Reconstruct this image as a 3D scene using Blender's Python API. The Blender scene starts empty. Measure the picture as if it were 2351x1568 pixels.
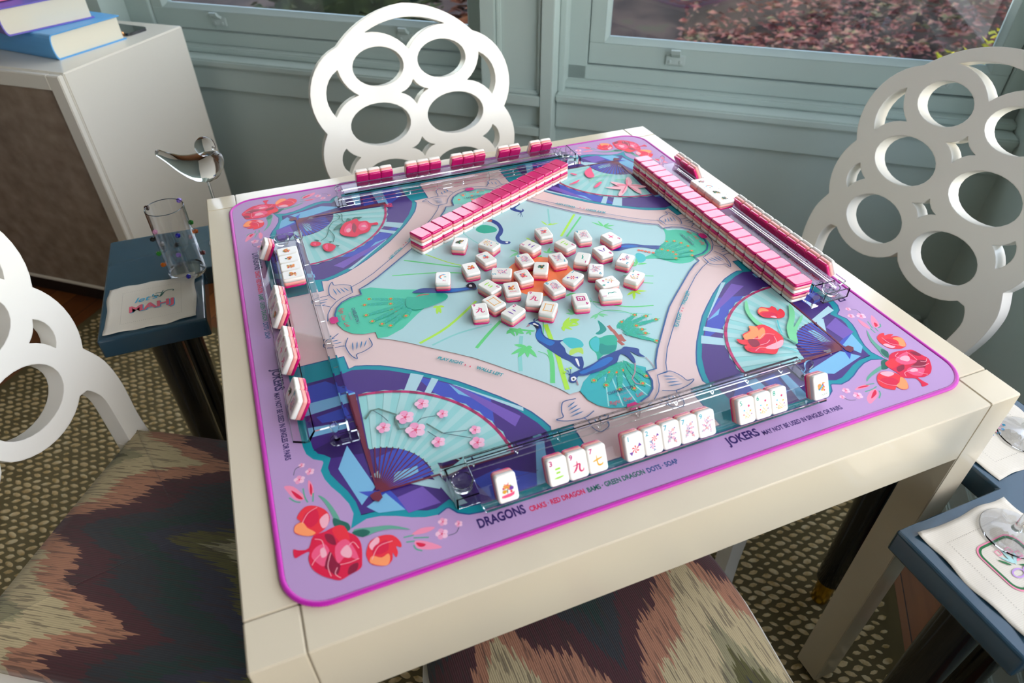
import bpy, bmesh, math, random
from mathutils import Vector, Matrix
from mathutils.geometry import tessellate_polygon
random.seed(7)
sc = bpy.context.scene
COL = sc.collection
R = math.radians

# ---------------- camera, world, lights, exposure ----------------
cam_d = bpy.data.cameras.new('camera'); cam = bpy.data.objects.new('camera', cam_d); COL.objects.link(cam)
cam.location = (-.33397, -.76188, 1.31486)
YAW, PIT, ROL = -.372912, .692749, -.00569911
_f = Vector((-math.sin(YAW)*math.cos(PIT), math.cos(YAW)*math.cos(PIT), -math.sin(PIT)))
_r = Vector((math.cos(YAW), math.sin(YAW), 0)); _u = _r.cross(_f)
_r2 = _r*math.cos(ROL)+_u*math.sin(ROL); _u2 = -_r*math.sin(ROL)+_u*math.cos(ROL)
cam.rotation_euler = Matrix((_r2, _u2, -_f)).transposed().to_euler()
cam_d.sensor_width = 36; cam_d.lens = 1525.4925/2351*36
cam_d.clip_start = .02; cam_d.clip_end = 80
cam_d.dof.use_dof = True; cam_d.dof.focus_distance = .98; cam_d.dof.aperture_fstop = 5.0
sc.camera = cam
sc.view_settings.view_transform = 'Standard'; sc.view_settings.look = 'None'
sc.view_settings.gamma = 1; sc.view_settings.use_curve_mapping = False
sc.view_settings.exposure = -1.28
sc.cycles.use_denoising = True
sc.cycles.max_bounces = 14; sc.cycles.transmission_bounces = 14; sc.cycles.transparent_max_bounces = 12
sc.cycles.sample_clamp_indirect = 6
w = bpy.data.worlds.new('sky'); sc.world = w; w.use_nodes = True
bg = w.node_tree.nodes['Background']
sky = w.node_tree.nodes.new('ShaderNodeTexSky'); sky.sky_type = 'NISHITA'; sky.sun_disc = False
sky.sun_elevation = R(38); sky.sun_rotation = R(150)
w.node_tree.links.new(sky.outputs[0], bg.inputs[0]); bg.inputs[1].default_value = 1.1

PH = R(38.3)                                   # the room stands turned against the table
RN = Vector((math.sin(PH), math.cos(PH), 0)); RR = Vector((math.cos(PH), -math.sin(PH), 0))
def rm(r, n, z=0): return RR*r + RN*n + Vector((0, 0, z))
def window_light(name, r, n, z, facing, sx, sy, power, col):
    d = bpy.data.lights.new(name, 'AREA'); d.shape = 'RECTANGLE'; d.size = sx; d.size_y = sy
    d.energy = power; d.color = col
    o = bpy.data.objects.new(name, d); COL.objects.link(o)
    o.location = rm(r, n, z); o.rotation_euler = facing.to_track_quat('-Z', 'Y').to_euler()
window_light('daylight_right_window', .965, -.40, 1.46, -RR, 2.1, 1.5, 29, (1, .975, .93))
window_light('daylight_back_window', .36, 1.15, 1.555, -RN, .88, 1.24, 74, (.97, .98, .98))
window_light('daylight_back_window', -1.01, 1.15, 1.555, -RN, 1.0, 1.24, 76, (.97, .98, .98))

# ---------------- colours and materials ----------------
def lin(c): return tuple(((v/255)/12.92 if v/255 <= .04045 else ((v/255+.055)/1.055)**2.4) for v in c)+(1,)
MATS = {}
def mat(name, c=(200,200,200), rough=.5, metal=0, trans=0, ior=1.45, spec=.5, coat=0, bump=None, sheen=0):
    if name in MATS: return MATS[name]
    m = bpy.data.materials.new(name); m.use_nodes = True; MATS[name] = m
    b = m.node_tree.nodes['Principled BSDF']
    b.inputs['Base Color'].default_value = lin(c); b.inputs['Roughness'].default_value = rough
    b.inputs['Metallic'].default_value = metal; b.inputs['Transmission Weight'].default_value = trans
    b.inputs['IOR'].default_value = ior; b.inputs['Specular IOR Level'].default_value = spec
    b.inputs['Coat Weight'].default_value = coat; b.inputs['Coat Roughness'].default_value = .08
    if sheen: b.inputs['Sheen Weight'].default_value = sheen
    if bump:
        nt = m.node_tree; tc = nt.nodes.new('ShaderNodeTexCoord'); no = nt.nodes.new('ShaderNodeTexNoise'); bu = nt.nodes.new('ShaderNodeBump')
        no.inputs['Scale'].default_value = bump[0]; bu.inputs['Strength'].default_value = bump[1]; bu.inputs['Distance'].default_value = .001
        nt.links.new(tc.outputs['Object'], no.inputs['Vector']); nt.links.new(no.outputs[0], bu.inputs['Height']); nt.links.new(bu.outputs[0], b.inputs['Normal'])
    return m
class NT:                                       # small node-graph helper
    def __init__(s, m): s.t = m.node_tree; s.b = s.t.nodes['Principled BSDF']
    def n(s, typ, ins=None, **kw):
        o = s.t.nodes.new(typ)
        for k, v in kw.items(): setattr(o, k, v)
        for k, v in (ins or {}).items(): s.set(o.inputs[k], v)
        return o
    def set(s, i, v):
        if isinstance(v, bpy.types.Node): v = v.outputs[0]
        if isinstance(v, bpy.types.NodeSocket): s.t.links.new(v, i)
        else: i.default_value = v
    def m(s, op, a, b=0.0, c=0.0): return s.n('ShaderNodeMath', {0: a, 1: b, 2: c}, operation=op).outputs[0]
    def ramp(s, fac, stops, interp='LINEAR'):
        o = s.n('ShaderNodeValToRGB', {0: fac}); cr = o.color_ramp; cr.interpolation = interp
        while len(cr.elements) < len(stops): cr.elements.new(.5)
        for e, (p, c) in zip(cr.elements, stops): e.position = p; e.color = lin(c)
        return o.outputs[0]
    def xyz(s, out='Object'):
        tc = s.n('ShaderNodeTexCoord'); sp = s.n('ShaderNodeSeparateXYZ', {0: tc.outputs[out]}); s.vec = tc.outputs[out]
        return sp.outputs
    def mix(s, f, a, b, bt='MIX'):
        o = s.n('ShaderNodeMix', data_type='RGBA', blend_type=bt); s.set(o.inputs[0], f); s.set(o.inputs[6], a); s.set(o.inputs[7], b); return o.outputs[2]
    def noise(s, vec, scale, detail=2): 
        o = s.n('ShaderNodeTexNoise', {'Scale': scale, 'Detail': detail}); s.set(o.inputs['Vector'], vec); return o.outputs[0]
    def bump(s, h, st, d): s.set(s.b.inputs['Normal'], s.n('ShaderNodeBump', {'Strength': st, 'Distance': d, 'Height': h}))

CREAM = mat('cream_lacquer', (222,210,184), .22, coat=.4)
CHW = mat('white_lacquer', (243,240,230), .28, coat=.25)
WALL = mat('sage_paint', (170,186,181), .38, bump=(220,.08))
CEIL = mat('ceiling_paint', (176,174,166), .8)
CAB = mat('cabinet_lacquer', (234,229,216), .3, coat=.3)
NAVY = mat('petrol_lacquer', (38,66,82), .2, coat=.5)
BLACKN = mat('black_lacquer', (8,14,20), .2, coat=.4)
BRASS = mat('brass', (200,160,40), .25, 1)
ACR = mat('clear_acrylic', (255,255,255), .0, trans=1, ior=1.22)
THIN = mat('thin_glass', (255,255,255), .0, trans=1, ior=1.13)
GLASS = mat('clear_glass', (255,255,255), .0, trans=1, ior=1.42)
PANE = mat('window_glass', (255,255,255), 0, trans=1, ior=1.45)
LINEN = mat('white_linen', (222,214,198), .85, bump=(900,.3), sheen=.2)
PINKC = mat('tile_pink', (240,160,150), .25, coat=.3)
MAGC = mat('tile_magenta', (200,5,100), .18, coat=.5)
WHITC = mat('tile_white', (240,236,226), .22, coat=.3)
DARKW = mat('dark_plinth', (38,24,18), .5)

for _m, _r in ((CHW, .0028), (CREAM, .0012)):      # softened edges
    _g = NT(_m); _g.set(_g.b.inputs['Normal'], _g.n('ShaderNodeBevel', {'Radius': _r}, samples=4))

def shader_mats():
    for nm_, ofs, dk in (('seat_ikat', .35, 1.0), ('seat_ikat_turned', .80, 1.0)):
     m = mat(nm_, (90,90,80), .85, sheen=.15); g = NT(m); x, y, z = g.xyz()
     hn = g.n('ShaderNodeCombineXYZ', {0: g.m('MULTIPLY', x, 260.0), 1: g.m('MULTIPLY', y, 7.0), 2: 0.0})
     jag = g.noise(hn, 1.0, 1); big = g.noise(g.vec, 5.0, 1)
     t1 = g.m('PINGPONG', g.m('ADD', x, .5), .045); t2 = g.m('PINGPONG', g.m('ADD', x, .43), .14)
     v = g.m('SUBTRACT', g.m('MULTIPLY', t1, 1.0), y); v = g.m('ADD', v, g.m('MULTIPLY', t2, 1.5))
     v = g.m('ADD', v, g.m('MULTIPLY', jag, .075)); v = g.m('ADD', v, g.m('MULTIPLY', big, .12))
     fr = g.m('FRACT', g.m('ADD', g.m('MULTIPLY', v, 2.2), ofs))
     c = g.ramp(fr, [(0, (196,180,140)), (.14, (176,125,98)), (.26, (78,44,48)), (.40, (50,54,58)), (.53, (36,58,54)), (.64, (52,54,66)), (.74, (88,86,46)), (.85, (150,144,110)), (.93, (196,180,140))], 'CONSTANT')
     hn2 = g.n('ShaderNodeCombineXYZ', {0: g.m('MULTIPLY', x, 330.0), 1: g.m('MULTIPLY', y, 18.0), 2: 0.0})
     st = g.m('GREATER_THAN', g.noise(hn2, 1.0, 2), .57)
     c = g.mix(g.m('MULTIPLY', st, .55), c, lin((62,48,46)))
     fine = g.m('SINE', g.m('MULTIPLY', x, 2400.0)); c = g.mix(g.m('MULTIPLY', g.m('GREATER_THAN', fine, .3), .18), c, lin((25,25,28)))
     g.set(g.b.inputs['Base Color'], c); g.bump(fine, .25, .0006)
    m = mat('wood_floor', (150,95,50), .38, coat=.15); g = NT(m); x, y, z = g.xyz()
    br = g.n('ShaderNodeTexBrick', {'Scale': 1.0, 'Mortar Size': .0012, 'Brick Width': .9, 'Row Height': .088, 'Color1': lin((170,104,52)), 'Color2': lin((120,70,36)), 'Mortar': lin((30,16,10))})
    br.offset = .37; sw = g.n('ShaderNodeCombineXYZ', {0: y, 1: x, 2: 0.0}); g.set(br.inputs['Vector'], sw)
    gr = g.n('ShaderNodeCombineXYZ', {0: g.m('MULTIPLY', y, 5.0), 1: g.m('MULTIPLY', x, 70.0), 2: 0.0})
    g.set(g.b.inputs['Base Color'], g.mix(g.m('MULTIPLY', g.noise(gr, 1.0, 4), .5), br.outputs[0], lin((70,36,16)))); g.bump(br.outputs[1], -.4, .002)
    m = mat('rug_base', (150,124,80), .95, bump=(300,.8))
    m = mat('rug_strand', (176,156,114), .85); g = NT(m); 
    oi = g.xyz(); hv = g.n('ShaderNodeCombineXYZ', {0: g.m('MULTIPLY', oi[0], 60.0), 1: g.m('MULTIPLY', oi[1], 60.0), 2: 0.0})
    g.set(g.b.inputs['Base Color'], g.ramp(g.noise(hv, 1.0, 3), [(.3, (190,158,100)), (.5, (224,200,150)), (.72, (240,226,188))])); g.bump(g.noise(g.vec, 500.0, 2), .5, .001)
    m = mat('shagreen_panel', (118,104,92), .6); g = NT(m); g.xyz()
    g.set(g.b.inputs['Base Color'], g.ramp(g.noise(g.vec, 22.0, 4), [(.3, (128,110,94)), (.7, (160,143,126))])); g.bump(g.noise(g.vec, 160.0, 2), .3, .001)
    for nm, stops, sc_ in (('heather', [(.28, (58,30,30)), (.42, (128,66,60)), (.55, (178,124,106)), (.66, (120,126,80)), (.8, (196,150,140))], 9.0), ('dark_foliage', [(.3, (20,28,16)), (.5, (48,62,34)), (.7, (96,104,60))], 8.0), ('yellow_foliage', [(.3, (120,120,20)), (.5, (200,190,40)), (.7, (226,214,90))], 20.0), ('soil', [(.3, (52,40,34)), (.6, (96,76,62)), (.8, (84,92,56))], 3.0), ('rust_foliage', [(.3, (40,30,20)), (.5, (120,70,48)), (.7, (160,110,80))], 10.0)):
        m = mat(nm, (90,90,60), .9); g = NT(m); g.xyz(); g.set(g.b.inputs['Base Color'], g.ramp(g.noise(g.vec, sc_, 3), stops))
    m = MATS['white_linen']; g = NT(m); x, y, z = g.xyz()
    fl = g.m('SINE', g.m('MULTIPLY', y, 3000.0)); c = g.mix(g.m('MULTIPLY', g.m('GREATER_THAN', fl, 0.0), .10), lin((224,217,202)), lin((150,140,120))); g.set(g.b.inputs['Base Color'], c)
shader_mats()

# ---------------- mesh helpers ----------------
def link(me, name, mats, parent=None, smooth=False):
    o = bpy.data.objects.new(name, me); COL.objects.link(o)
    for m in (mats if isinstance(mats, (list, tuple)) else [mats]): me.materials.append(m)
    if smooth: me.polygons.foreach_set('use_smooth', [True]*len(me.polygons))
    if parent: o.parent = parent
    return o
def tag(o, label=None, cat=None, group=None, kind=None):
    for k, v in (('label', label), ('category', cat), ('group', group), ('kind', kind)):
        if v: o[k] = v
    return o
def thing(name, label=None, cat=None, loc=(0,0,0), rz=0, group=None, kind=None, rot=None):
    o = bpy.data.objects.new(name, None); COL.objects.link(o); o.location = loc; o.rotation_euler = rot or (0,0,rz); o.empty_display_size = .02
    return tag(o, label, cat, group, kind)
class MB:
    def __init__(s): s.v = []; s.f = []; s.m = []
    def add(s, vs, fs, mi=0, M=None):
        b = len(s.v); s.v += [tuple(M @ Vector(p)) if M else tuple(p) for p in vs]
        s.f += [tuple(i+b for i in f) for f in fs]; s.m += [mi]*len(fs); return s
    def box(s, x0, x1, y0, y1, z0, z1, mi=0, bev=0, M=None):
        if bev:
            bm = bmesh.new(); bmesh.ops.create_cube(bm, size=1)
            for v in bm.verts: v.co = ((x0+x1)/2+v.co.x*(x1-x0), (y0+y1)/2+v.co.y*(y1-y0), (z0+z1)/2+v.co.z*(z1-z0))
            bmesh.ops.bevel(bm, geom=list(bm.edges), offset=bev, segments=2, affect='EDGES')
            bm.verts.index_update(); vs = [v.co[:] for v in bm.verts]; fs = [[v.index for v in f.verts] for f in bm.faces]; bm.free()
            return s.add(vs, fs, mi, M)
        vs = [(x,y,z) for x in (x0,x1) for y in (y0,y1) for z in (z0,z1)]
        return s.add(vs, [(0,1,3,2),(4,6,7,5),(0,4,5,1),(2,3,7,6),(0,2,6,4),(1,5,7,3)], mi, M)
    def loops(s, ls, mi=0, M=None, cap=True, closed=True):      # a stack of rings of equal length
        n = len(ls[0]); vs = [p for l in ls for p in l]; fs = []
        for k in range(len(ls)-1):
            for i in range(n if closed else n-1):
                j = (i+1) % n; fs.append((k*n+i, k*n+j, (k+1)*n+j, (k+1)*n+i))
        if cap: fs.append(tuple(range(n))[::-1]); fs.append(tuple(range((len(ls)-1)*n, len(ls)*n)))
        return s.add(vs, fs, mi, M)
    def lathe(s, prof, n=24, mi=0, M=None, cap=False):
        return s.loops([[(r*math.cos(2*math.pi*i/n), r*math.sin(2*math.pi*i/n), z) for i in range(n)] for r, z in prof], mi, M, cap)
    def tube(s, pts, rad, n=8, mi=0, M=None):
        pts = [Vector(p) for p in pts]; ls = []; up = Vector((0,0,1))
        for i, p in enumerate(pts):
            d = (pts[min(i+1, len(pts)-1)]-pts[max(i-1, 0)]).normalized(); a = d.cross(up if abs(d.dot(up)) < .95 else Vector((1,0,0))).normalized(); b = d.cross(a)
            r = rad[i] if isinstance(rad, (list, tuple)) else rad
            ls.append([p+a*r*math.cos(2*math.pi*k/n)+b*r*math.sin(2*math.pi*k/n) for k in range(n)])
        return s.loops(ls, mi, M)
    def prism(s, outline, z0, z1, holes=(), mi=0, M=None):       # outline (and holes) in the plane, given a thickness
        lo = [outline]+list(holes); flat = [p for l in lo for p in l]; n = len(flat)
        tri = tessellate_polygon([[Vector((p[0], p[1], 0)) for p in l] for l in lo])
        vs = [(p[0], p[1], z1) for p in flat]+[(p[0], p[1], z0) for p in flat]
        fs = []
        for t in tri:
            a, b, c = (flat[i] for i in t)
            t = t if (b[0]-a[0])*(c[1]-a[1])-(b[1]-a[1])*(c[0]-a[0]) > 0 else t[::-1]
            fs += [tuple(t), tuple(i+n for i in t[::-1])]
        k = 0
        for l in lo:
            ar = sum(l[i-1][0]*l[i][1]-l[i][0]*l[i-1][1] for i in range(len(l))); flip = (ar > 0) != (l is outline)
            for i in range(len(l)):
                a, b = k+i, k+(i+1) % len(l); q = (a+n, b+n, b, a)
                fs.append(q[::-1] if flip else q)
            k += len(l)
        return s.add(vs, fs, mi, M)
    def mesh(s, name='m'):
        me = bpy.data.meshes.new(name); me.from_pydata(s.v, [], s.f); me.polygons.foreach_set('material_index', s.m); me.update(); return me
    def obj(s, name, mats, parent=None, smooth=False, loc=None, rz=None):
        o = link(s.mesh(name), name, mats, parent, smooth)
        if loc is not None: o.location = loc
        if rz is not None: o.rotation_euler.z = rz
        return o
def sharp_by_angle(o, deg=35):
    me = o.data; me.polygons.foreach_set('use_smooth', [True]*len(me.polygons))
    bm = bmesh.new(); bm.from_mesh(me)
    bmesh.ops.remove_doubles(bm, verts=bm.verts, dist=1e-6)
    for e in bm.edges:
        if len(e.link_faces) == 2 and e.calc_face_angle(0) > R(deg): e.smooth = False
    bm.to_mesh(me); bm.free(); return o
def fixn(o):
    bm = bmesh.new(); bm.from_mesh(o.data); bmesh.ops.remove_doubles(bm, verts=bm.verts, dist=1e-6); bmesh.ops.recalc_face_normals(bm, faces=bm.faces); bm.to_mesh(o.data); bm.free(); return o
def dup(root, parent=None):
    c = root.copy(); COL.objects.link(c)
    if parent: c.parent = parent
    for ch in root.children: dup(ch, c)
    return c
def rrect(w, l, r, n=4, cx=0, cy=0):
    out = []
    for sx, sy, a0 in ((1,1,0), (-1,1,90), (-1,-1,180), (1,-1,270)):
        for i in range(n+1):
            a = R(a0+90*i/n); out.append((cx+sx*(w/2-r)+r*math.cos(a), cy+sy*(l/2-r)+r*math.sin(a)))
    return out
def crom(pts, n=4, closed=True):
    if len(pts) < 3: return list(pts)
    out = []; N = len(pts)
    for i in range(N if closed else N-1):
        g = lambda j: pts[j % N] if closed else pts[max(0, min(N-1, j))]
        p0, p1, p2, p3 = g(i-1), g(i), g(i+1), g(i+2)
        for k in range(n):
            t = k/n
            out.append(tuple(.5*(2*p1[c]+(p2[c]-p0[c])*t+(2*p0[c]-5*p1[c]+4*p2[c]-p3[c])*t*t+(3*p1[c]-p0[c]-3*p2[c]+p3[c])*t**3) for c in (0, 1)))
    if not closed: out.append(tuple(pts[-1]))
    return out
def ribbon(pts, w, taper=False):
    n = len(pts); a = []; b = []
    for i, p in enumerate(pts):
        q0 = pts[max(0, i-1)]; q1 = pts[min(n-1, i+1)]; dx, dy = q1[0]-q0[0], q1[1]-q0[1]; d = math.hypot(dx, dy) or 1
        h = w/2*(1 if not taper else math.sin(math.pi*(.08+.84*i/(n-1)))); a.append((p[0]-dy/d*h, p[1]+dx/d*h)); b.append((p[0]+dy/d*h, p[1]-dx/d*h))
    return a+b[::-1]

# lettering: glyph triangles of a text, in units of its cap height, kept by string
_txt = {}
def text_tris(s, shear=0, bold=0):
    key = (s, shear, bold)
    if key in _txt: return _txt[key]
    cu = bpy.data.curves.new('t', 'FONT'); cu.body = s; cu.size = 1; cu.shear = shear; cu.offset = bold; cu.resolution_u = 3
    ob = bpy.data.objects.new('t', cu); COL.objects.link(ob); dg = bpy.context.evaluated_depsgraph_get(); dg.update()
    me = bpy.data.meshes.new_from_object(ob.evaluated_get(dg)); k = 1/.69
    vs = [(v.co.x*k, v.co.y*k) for v in me.vertices]; fs = [tuple(p.vertices) for p in me.polygons]
    bpy.data.objects.remove(ob); bpy.data.curves.remove(cu); bpy.data.meshes.remove(me)
    wd = max([v[0] for v in vs], default=1); _txt[key] = (vs, fs, wd); return _txt[key]

# printed pictures: flat coloured shapes laid over each other in hair-thin layers of ink or thread
INK = dict(purple=(184,150,196), teal=(0,138,152), navy=(22,74,128), navyb=(24,98,150), pinkf=(228,202,198), mint=(178,214,216), cry=(58,28,112), cryb=(52,70,170), cryl=(120,180,215), cryw=(176,212,220), cryv=(110,80,168), cryd=(40,12,84),
 fan=(150,208,206), fanl=(172,214,212), ribs=(98,18,48), fanr=(178,34,98), fanr2=(140,24,78), white=(240,240,236), bamG=(96,200,120), bamG2=(120,206,150), bamY=(170,222,70), bamY2=(176,214,96), bamT=(140,206,200), lobeG=(72,190,158), lobeT=(52,170,176), lobeL=(160,222,218), lobeM=(130,214,196),
 feath=(40,166,140), feath2=(70,186,190), feathD=(20,140,130), brown=(166,92,84), brown2=(214,110,90), blueN=(16,56,128), blueB=(20,100,176), ink=(16,22,44), skin=(170,140,150), sun=(248,140,90), crim=(206,10,62), red2=(222,40,58), rose=(232,84,124), rose2=(246,176,190), wine=(130,4,50), pinkl=(250,170,180), orange=(250,150,96), pinkb=(240,140,170),
 leafG=(96,160,140), leafD=(20,92,80), stem=(60,80,90), branch=(90,120,112), blossom=(240,160,195), bloss2=(250,200,220), lily=(246,188,196), mag=(190,10,110), orr=(250,110,30), eyeg=(150,220,90), mag2=(196,30,96), text=(44,22,92), tred=(206,20,72), tgreen=(10,100,84), tteal=(0,140,150), gold=(214,160,40), purp=(110,60,150), tgrn=(40,150,130), lime=(150,210,60), numm=(180,20,110), numt=(30,150,170), grey=(150,160,180), cyan=(50,160,200), pink2=(236,90,140), dgreen=(40,110,60), dred=(190,50,50))
INKM = {}
def ink(c, rough=.55):
    k = 'print_'+c
    if k not in MATS: mat(k, INK[c], rough, spec=.35)
    return MATS[k]
class Print:
    def __init__(s, z0=0, dz=.00003, sc=.001): s.items = []; s.z0 = z0; s.dz = dz; s.sc = sc
    def poly(s, c, pts): s.items.append((c, [(p[0], p[1]) for p in pts], [tuple(range(len(pts)))]))
    def raw(s, c, vs, fs): s.items.append((c, vs, fs))
    def line(s, c, w, pts, sm=True, taper=False): s.poly(c, ribbon(crom(pts, 4, False) if sm and len(pts) > 2 else pts, w, taper))
    def circ(s, c, x, y, r, n=14, ry=None): s.poly(c, [(x+r*math.cos(2*math.pi*i/n), y+(ry or r)*math.sin(2*math.pi*i/n)) for i in range(n)])
    def leaf(s, c, a, b, w): dx, dy = b[0]-a[0], b[1]-a[1]; d = math.hypot(dx, dy) or 1; s.poly(c, [a, (a[0]+dx*.22-dy/d*w*.26, a[1]+dy*.22+dx/d*w*.26), (a[0]+dx*.5-dy/d*w*.32, a[1]+dy*.5+dx/d*w*.32), (a[0]+dx*.78-dy/d*w*.2, a[1]+dy*.78+dx/d*w*.2), b, (a[0]+dx*.78+dy/d*w*.2, a[1]+dy*.78-dx/d*w*.2), (a[0]+dx*.5+dy/d*w*.32, a[1]+dy*.5-dx/d*w*.32), (a[0]+dx*.22+dy/d*w*.26, a[1]+dy*.22-dx/d*w*.26)])
    def blossom(s, x, y, r, rot=.3, c='blossom', c2='bloss2'):
        for i in range(5):
            a = rot+i*2*math.pi/5; s.circ(c if i % 2 else c2, x+r*.55*math.cos(a), y+r*.55*math.sin(a), r*.46, 9)
        s.circ('crim', x, y, r*.16, 6)
        for i in range(5):
            a = rot+.6+i*2*math.pi/5; s.line('rose', r*.07, [(x, y), (x+r*.5*math.cos(a), y+r*.5*math.sin(a))], False)
    def text(s, c, t, x, y, h, ang=0, width=None, shear=0, bold=0, arc=None):
        vs, fs, wd = text_tris(t, shear, bold); kx = h if width is None else width/wd; ca, sa = math.cos(ang), math.sin(ang)
        s.raw(c, [(x+v[0]*kx*ca-v[1]*h*sa, y+v[0]*kx*sa+v[1]*h*ca) for v in vs], fs)
    def build(s, mb, mats, M=None):
        cell = {}; done = []
        for c, vs, fs in s.items:
            x0 = min(v[0] for v in vs); x1 = max(v[0] for v in vs); y0 = min(v[1] for v in vs); y1 = max(v[1] for v in vs); L = 0
            for (a0, a1, b0, b1, l) in done:
                if x0 < a1 and a0 < x1 and y0 < b1 and b0 < y1 and l >= L: L = l+1
            done.append((x0, x1, y0, y1, L)); m = ink(c)
            if m not in mats: mats.append(m)
            z = s.z0+(L+1)*s.dz
            if len(fs) == 1 and len(vs) > 4:
                tri = tessellate_polygon([[Vector((v[0], v[1], 0)) for v in vs]]); fs = [tuple(t) for t in tri]
            ff = []
            for f in fs:
                a, b, d = vs[f[0]], vs[f[1]], vs[f[2]]
                ff.append(f if (b[0]-a[0])*(d[1]-a[1])-(b[1]-a[1])*(d[0]-a[0]) > 0 else f[::-1])
            mb.add([(v[0]*s.sc, v[1]*s.sc, z) for v in vs], ff, mats.index(m), M)
# ---------------- the room ----------------
def room(name, mb, mats, kind='structure', bevel=None, parent=None):
    o = mb.obj(name, mats, parent)
    if not parent: o.rotation_euler.z = -PH; tag(o, kind=kind)
    return o
WX0, WX1 = -2.9, .93
room('floor', MB().box(WX0-.1, WX1+.15, -3.6, 1.3, -.06, -.012), MATS['wood_floor'])
room('ceiling', MB().box(WX0-.1, WX1+.15, -3.6, 1.3, 2.6, 2.7), CEIL)
room('wall_left', MB().box(WX0-.1, WX0, -3.6, 1.3, -.012, 2.6), CEIL)
room('wall_front', MB().box(WX0, WX1, -3.6, -3.5, -.012, 2.6), CEIL)
b = MB()
b.box(WX0, WX1, 1.03, 1.2, -.012, .64)                                  # panelling under the sills
for x0, x1 in ((WX0, -.413), (-.212, WX1)): b.box(x0, x1, 1.012, 1.04, .57, .646, bev=.003)
b.box(WX0, -1.67, .985, 1.2, .646, 2.6); b.box(-1.67, WX1, 1.1, 1.2, 2.2, 2.6)
room('wall_back', b, WALL)
b = MB()                                                                # panelled pier between the windows
b.box(-.413, -.212, .985, 1.2, -.012, 2.6)
for x0, x1, z0, z1 in ((-.413, -.372, -.012, 2.6), (-.246, -.212, -.012, 2.6), (-.372, -.246, .640, .668), (-.372, -.246, .555, .580), (-.372, -.246, 2.3, 2.6)): b.box(x0, x1, .965, .99, z0, z1, bev=.002)
for z0, z1 in ((.668, 2.3), (-.012, .555)):
    for x0, x1, a, c in ((-.372, -.360, z0, z1), (-.258, -.246, z0, z1), (-.372, -.246, z0, z0+.012)): b.box(x0, x1, .974, .99, a, c, bev=.003)
b.box(-.212, -.196, 1.03, 1.2, .66, 2.2, bev=.002); b.box(-.429, -.413, 1.03, 1.2, .66, 2.2, bev=.002)
room('trim_1', b, WALL)
b = MB(); b.box(WX1, WX1+.15, -3.6, 1.2, -.012, .66); b.box(WX1, WX1+.15, -3.6, -1.95, .66, 2.6); b.box(WX1, WX1+.15, .72, 1.2, .66, 2.6); b.box(WX1, WX1+.15, -1.95, .72, 2.24, 2.6); b.box(WX1-.04, WX1+.15, -1.95, .72, .64, .665, bev=.004)
room('wall_right', b, WALL)
b = MB(); b.box(WX1-.016, WX1, -3.5, 1.02, -.012, .10, bev=.003); b.box(WX1-.024, WX1, -3.5, 1.02, -.012, .018, bev=.004); b.box(WX1-.011, WX1, -3.5, 1.02, .10, .118, bev=.004)
room('baseboard_right', b, WALL)
b = MB(); b.box(WX0, WX1-.02, 1.012, 1.03, -.012, .12, bev=.003)
room('baseboard_back', b, WALL)

LIFTM = mat('painted_metal', (176,190,186), .3)
def window(num, x0, x1, g0, g1):                                        # opening x0..x1, glass g0..g1
    t = thing('window_%d' % num, kind='structure'); t.rotation_euler.z = -PH
    b = MB(); b.box(x0, x1, .998, 1.12, .644, .667, bev=.005); b.box(x0, x1, 1.056, 1.13, .667, .686, bev=.004); b.obj('window_sill', WALL, t)
    b = MB(); b.box(x0, x1, 1.088, 1.2, .686, .724, bev=.002)
    for a, c in ((x0, g0-.052), (g1+.052, x1)): b.box(a, c, 1.088, 1.2, .68, 2.2, bev=.002)
    b.box(x0, x1, 1.088, 1.2, 2.15, 2.2); b.obj('window_frame', WALL, t)
    b = MB(); b.box(g0-.050, g1+.050, 1.100, 1.135, .727, .783, bev=.0015); b.box(g0-.05, g1+.05, 1.1, 1.135, 2.09, 2.148)
    for a, c in ((g0-.05, g0-.008), (g1+.008, g1+.05)): b.box(a, c, 1.1, 1.135, .783, 2.09, bev=.0015)
    for a, c, d, e in ((g0-.009, g1+.009, .783, .792), ): b.loops([[(a,1.1,d),(c,1.1,d),(c,1.12,e+.004),(a,1.12,e+.004)], [(a,1.135,d),(c,1.135,d),(c,1.135,e+.003),(a,1.135,e+.003)]])
    for s, a in ((1, g0), (-1, g1)): b.loops([[(a-.009*s,1.1,.783),(a+.001*s,1.122,.783),(a+.001*s,1.135,.783),(a-.009*s,1.135,.783)], [(a-.009*s,1.1,2.09),(a+.001*s,1.122,2.09),(a+.001*s,1.135,2.09),(a-.009*s,1.135,2.09)]])
    fixn(b.obj('sash', WALL, t))
    MB().box(g0-.005, g1+.005, 1.124, 1.128, .785, 2.1).obj('glass_pane', PANE, t)
    return t
def lift(t, x):
    b = MB(); b.box(x-.026, x+.026, 1.094, 1.1005, .742, .768, bev=.002)
    b.loops([[(x-.012+.024*k, y, z) for y, z in ((1.095,.762),(1.075,.775),(1.070,.785),(1.076,.787),(1.088,.776),(1.1,.77))] for k in (0, 1)])
    for dx in (-.014, .014): b.lathe([(0,0),(.004,0),(.004,.002),(0,.003)], 10, 0, Matrix.Translation((x+dx, 1.0935, .751)) @ Matrix.Rotation(R(90), 4, 'X'))
    o = fixn(b.obj('sash_lift', LIFTM, t)); return o
w1 = window(1, -1.67, -.413, -1.528, -.502); lift(w1, -1.331); lift(w1, -.691)
w2 = window(2, -.212, WX1, -.093, .83); lift(w2, .094); lift(w2, .743)
w3 = thing('window_3', kind='structure'); w3.rotation_euler.z = -PH
b = MB()
for a, c in ((-1.95, -1.88), (-.66, -.58), (.65, .72)): b.box(WX1+.03, WX1+.1, a, c, .665, 2.24)
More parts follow.
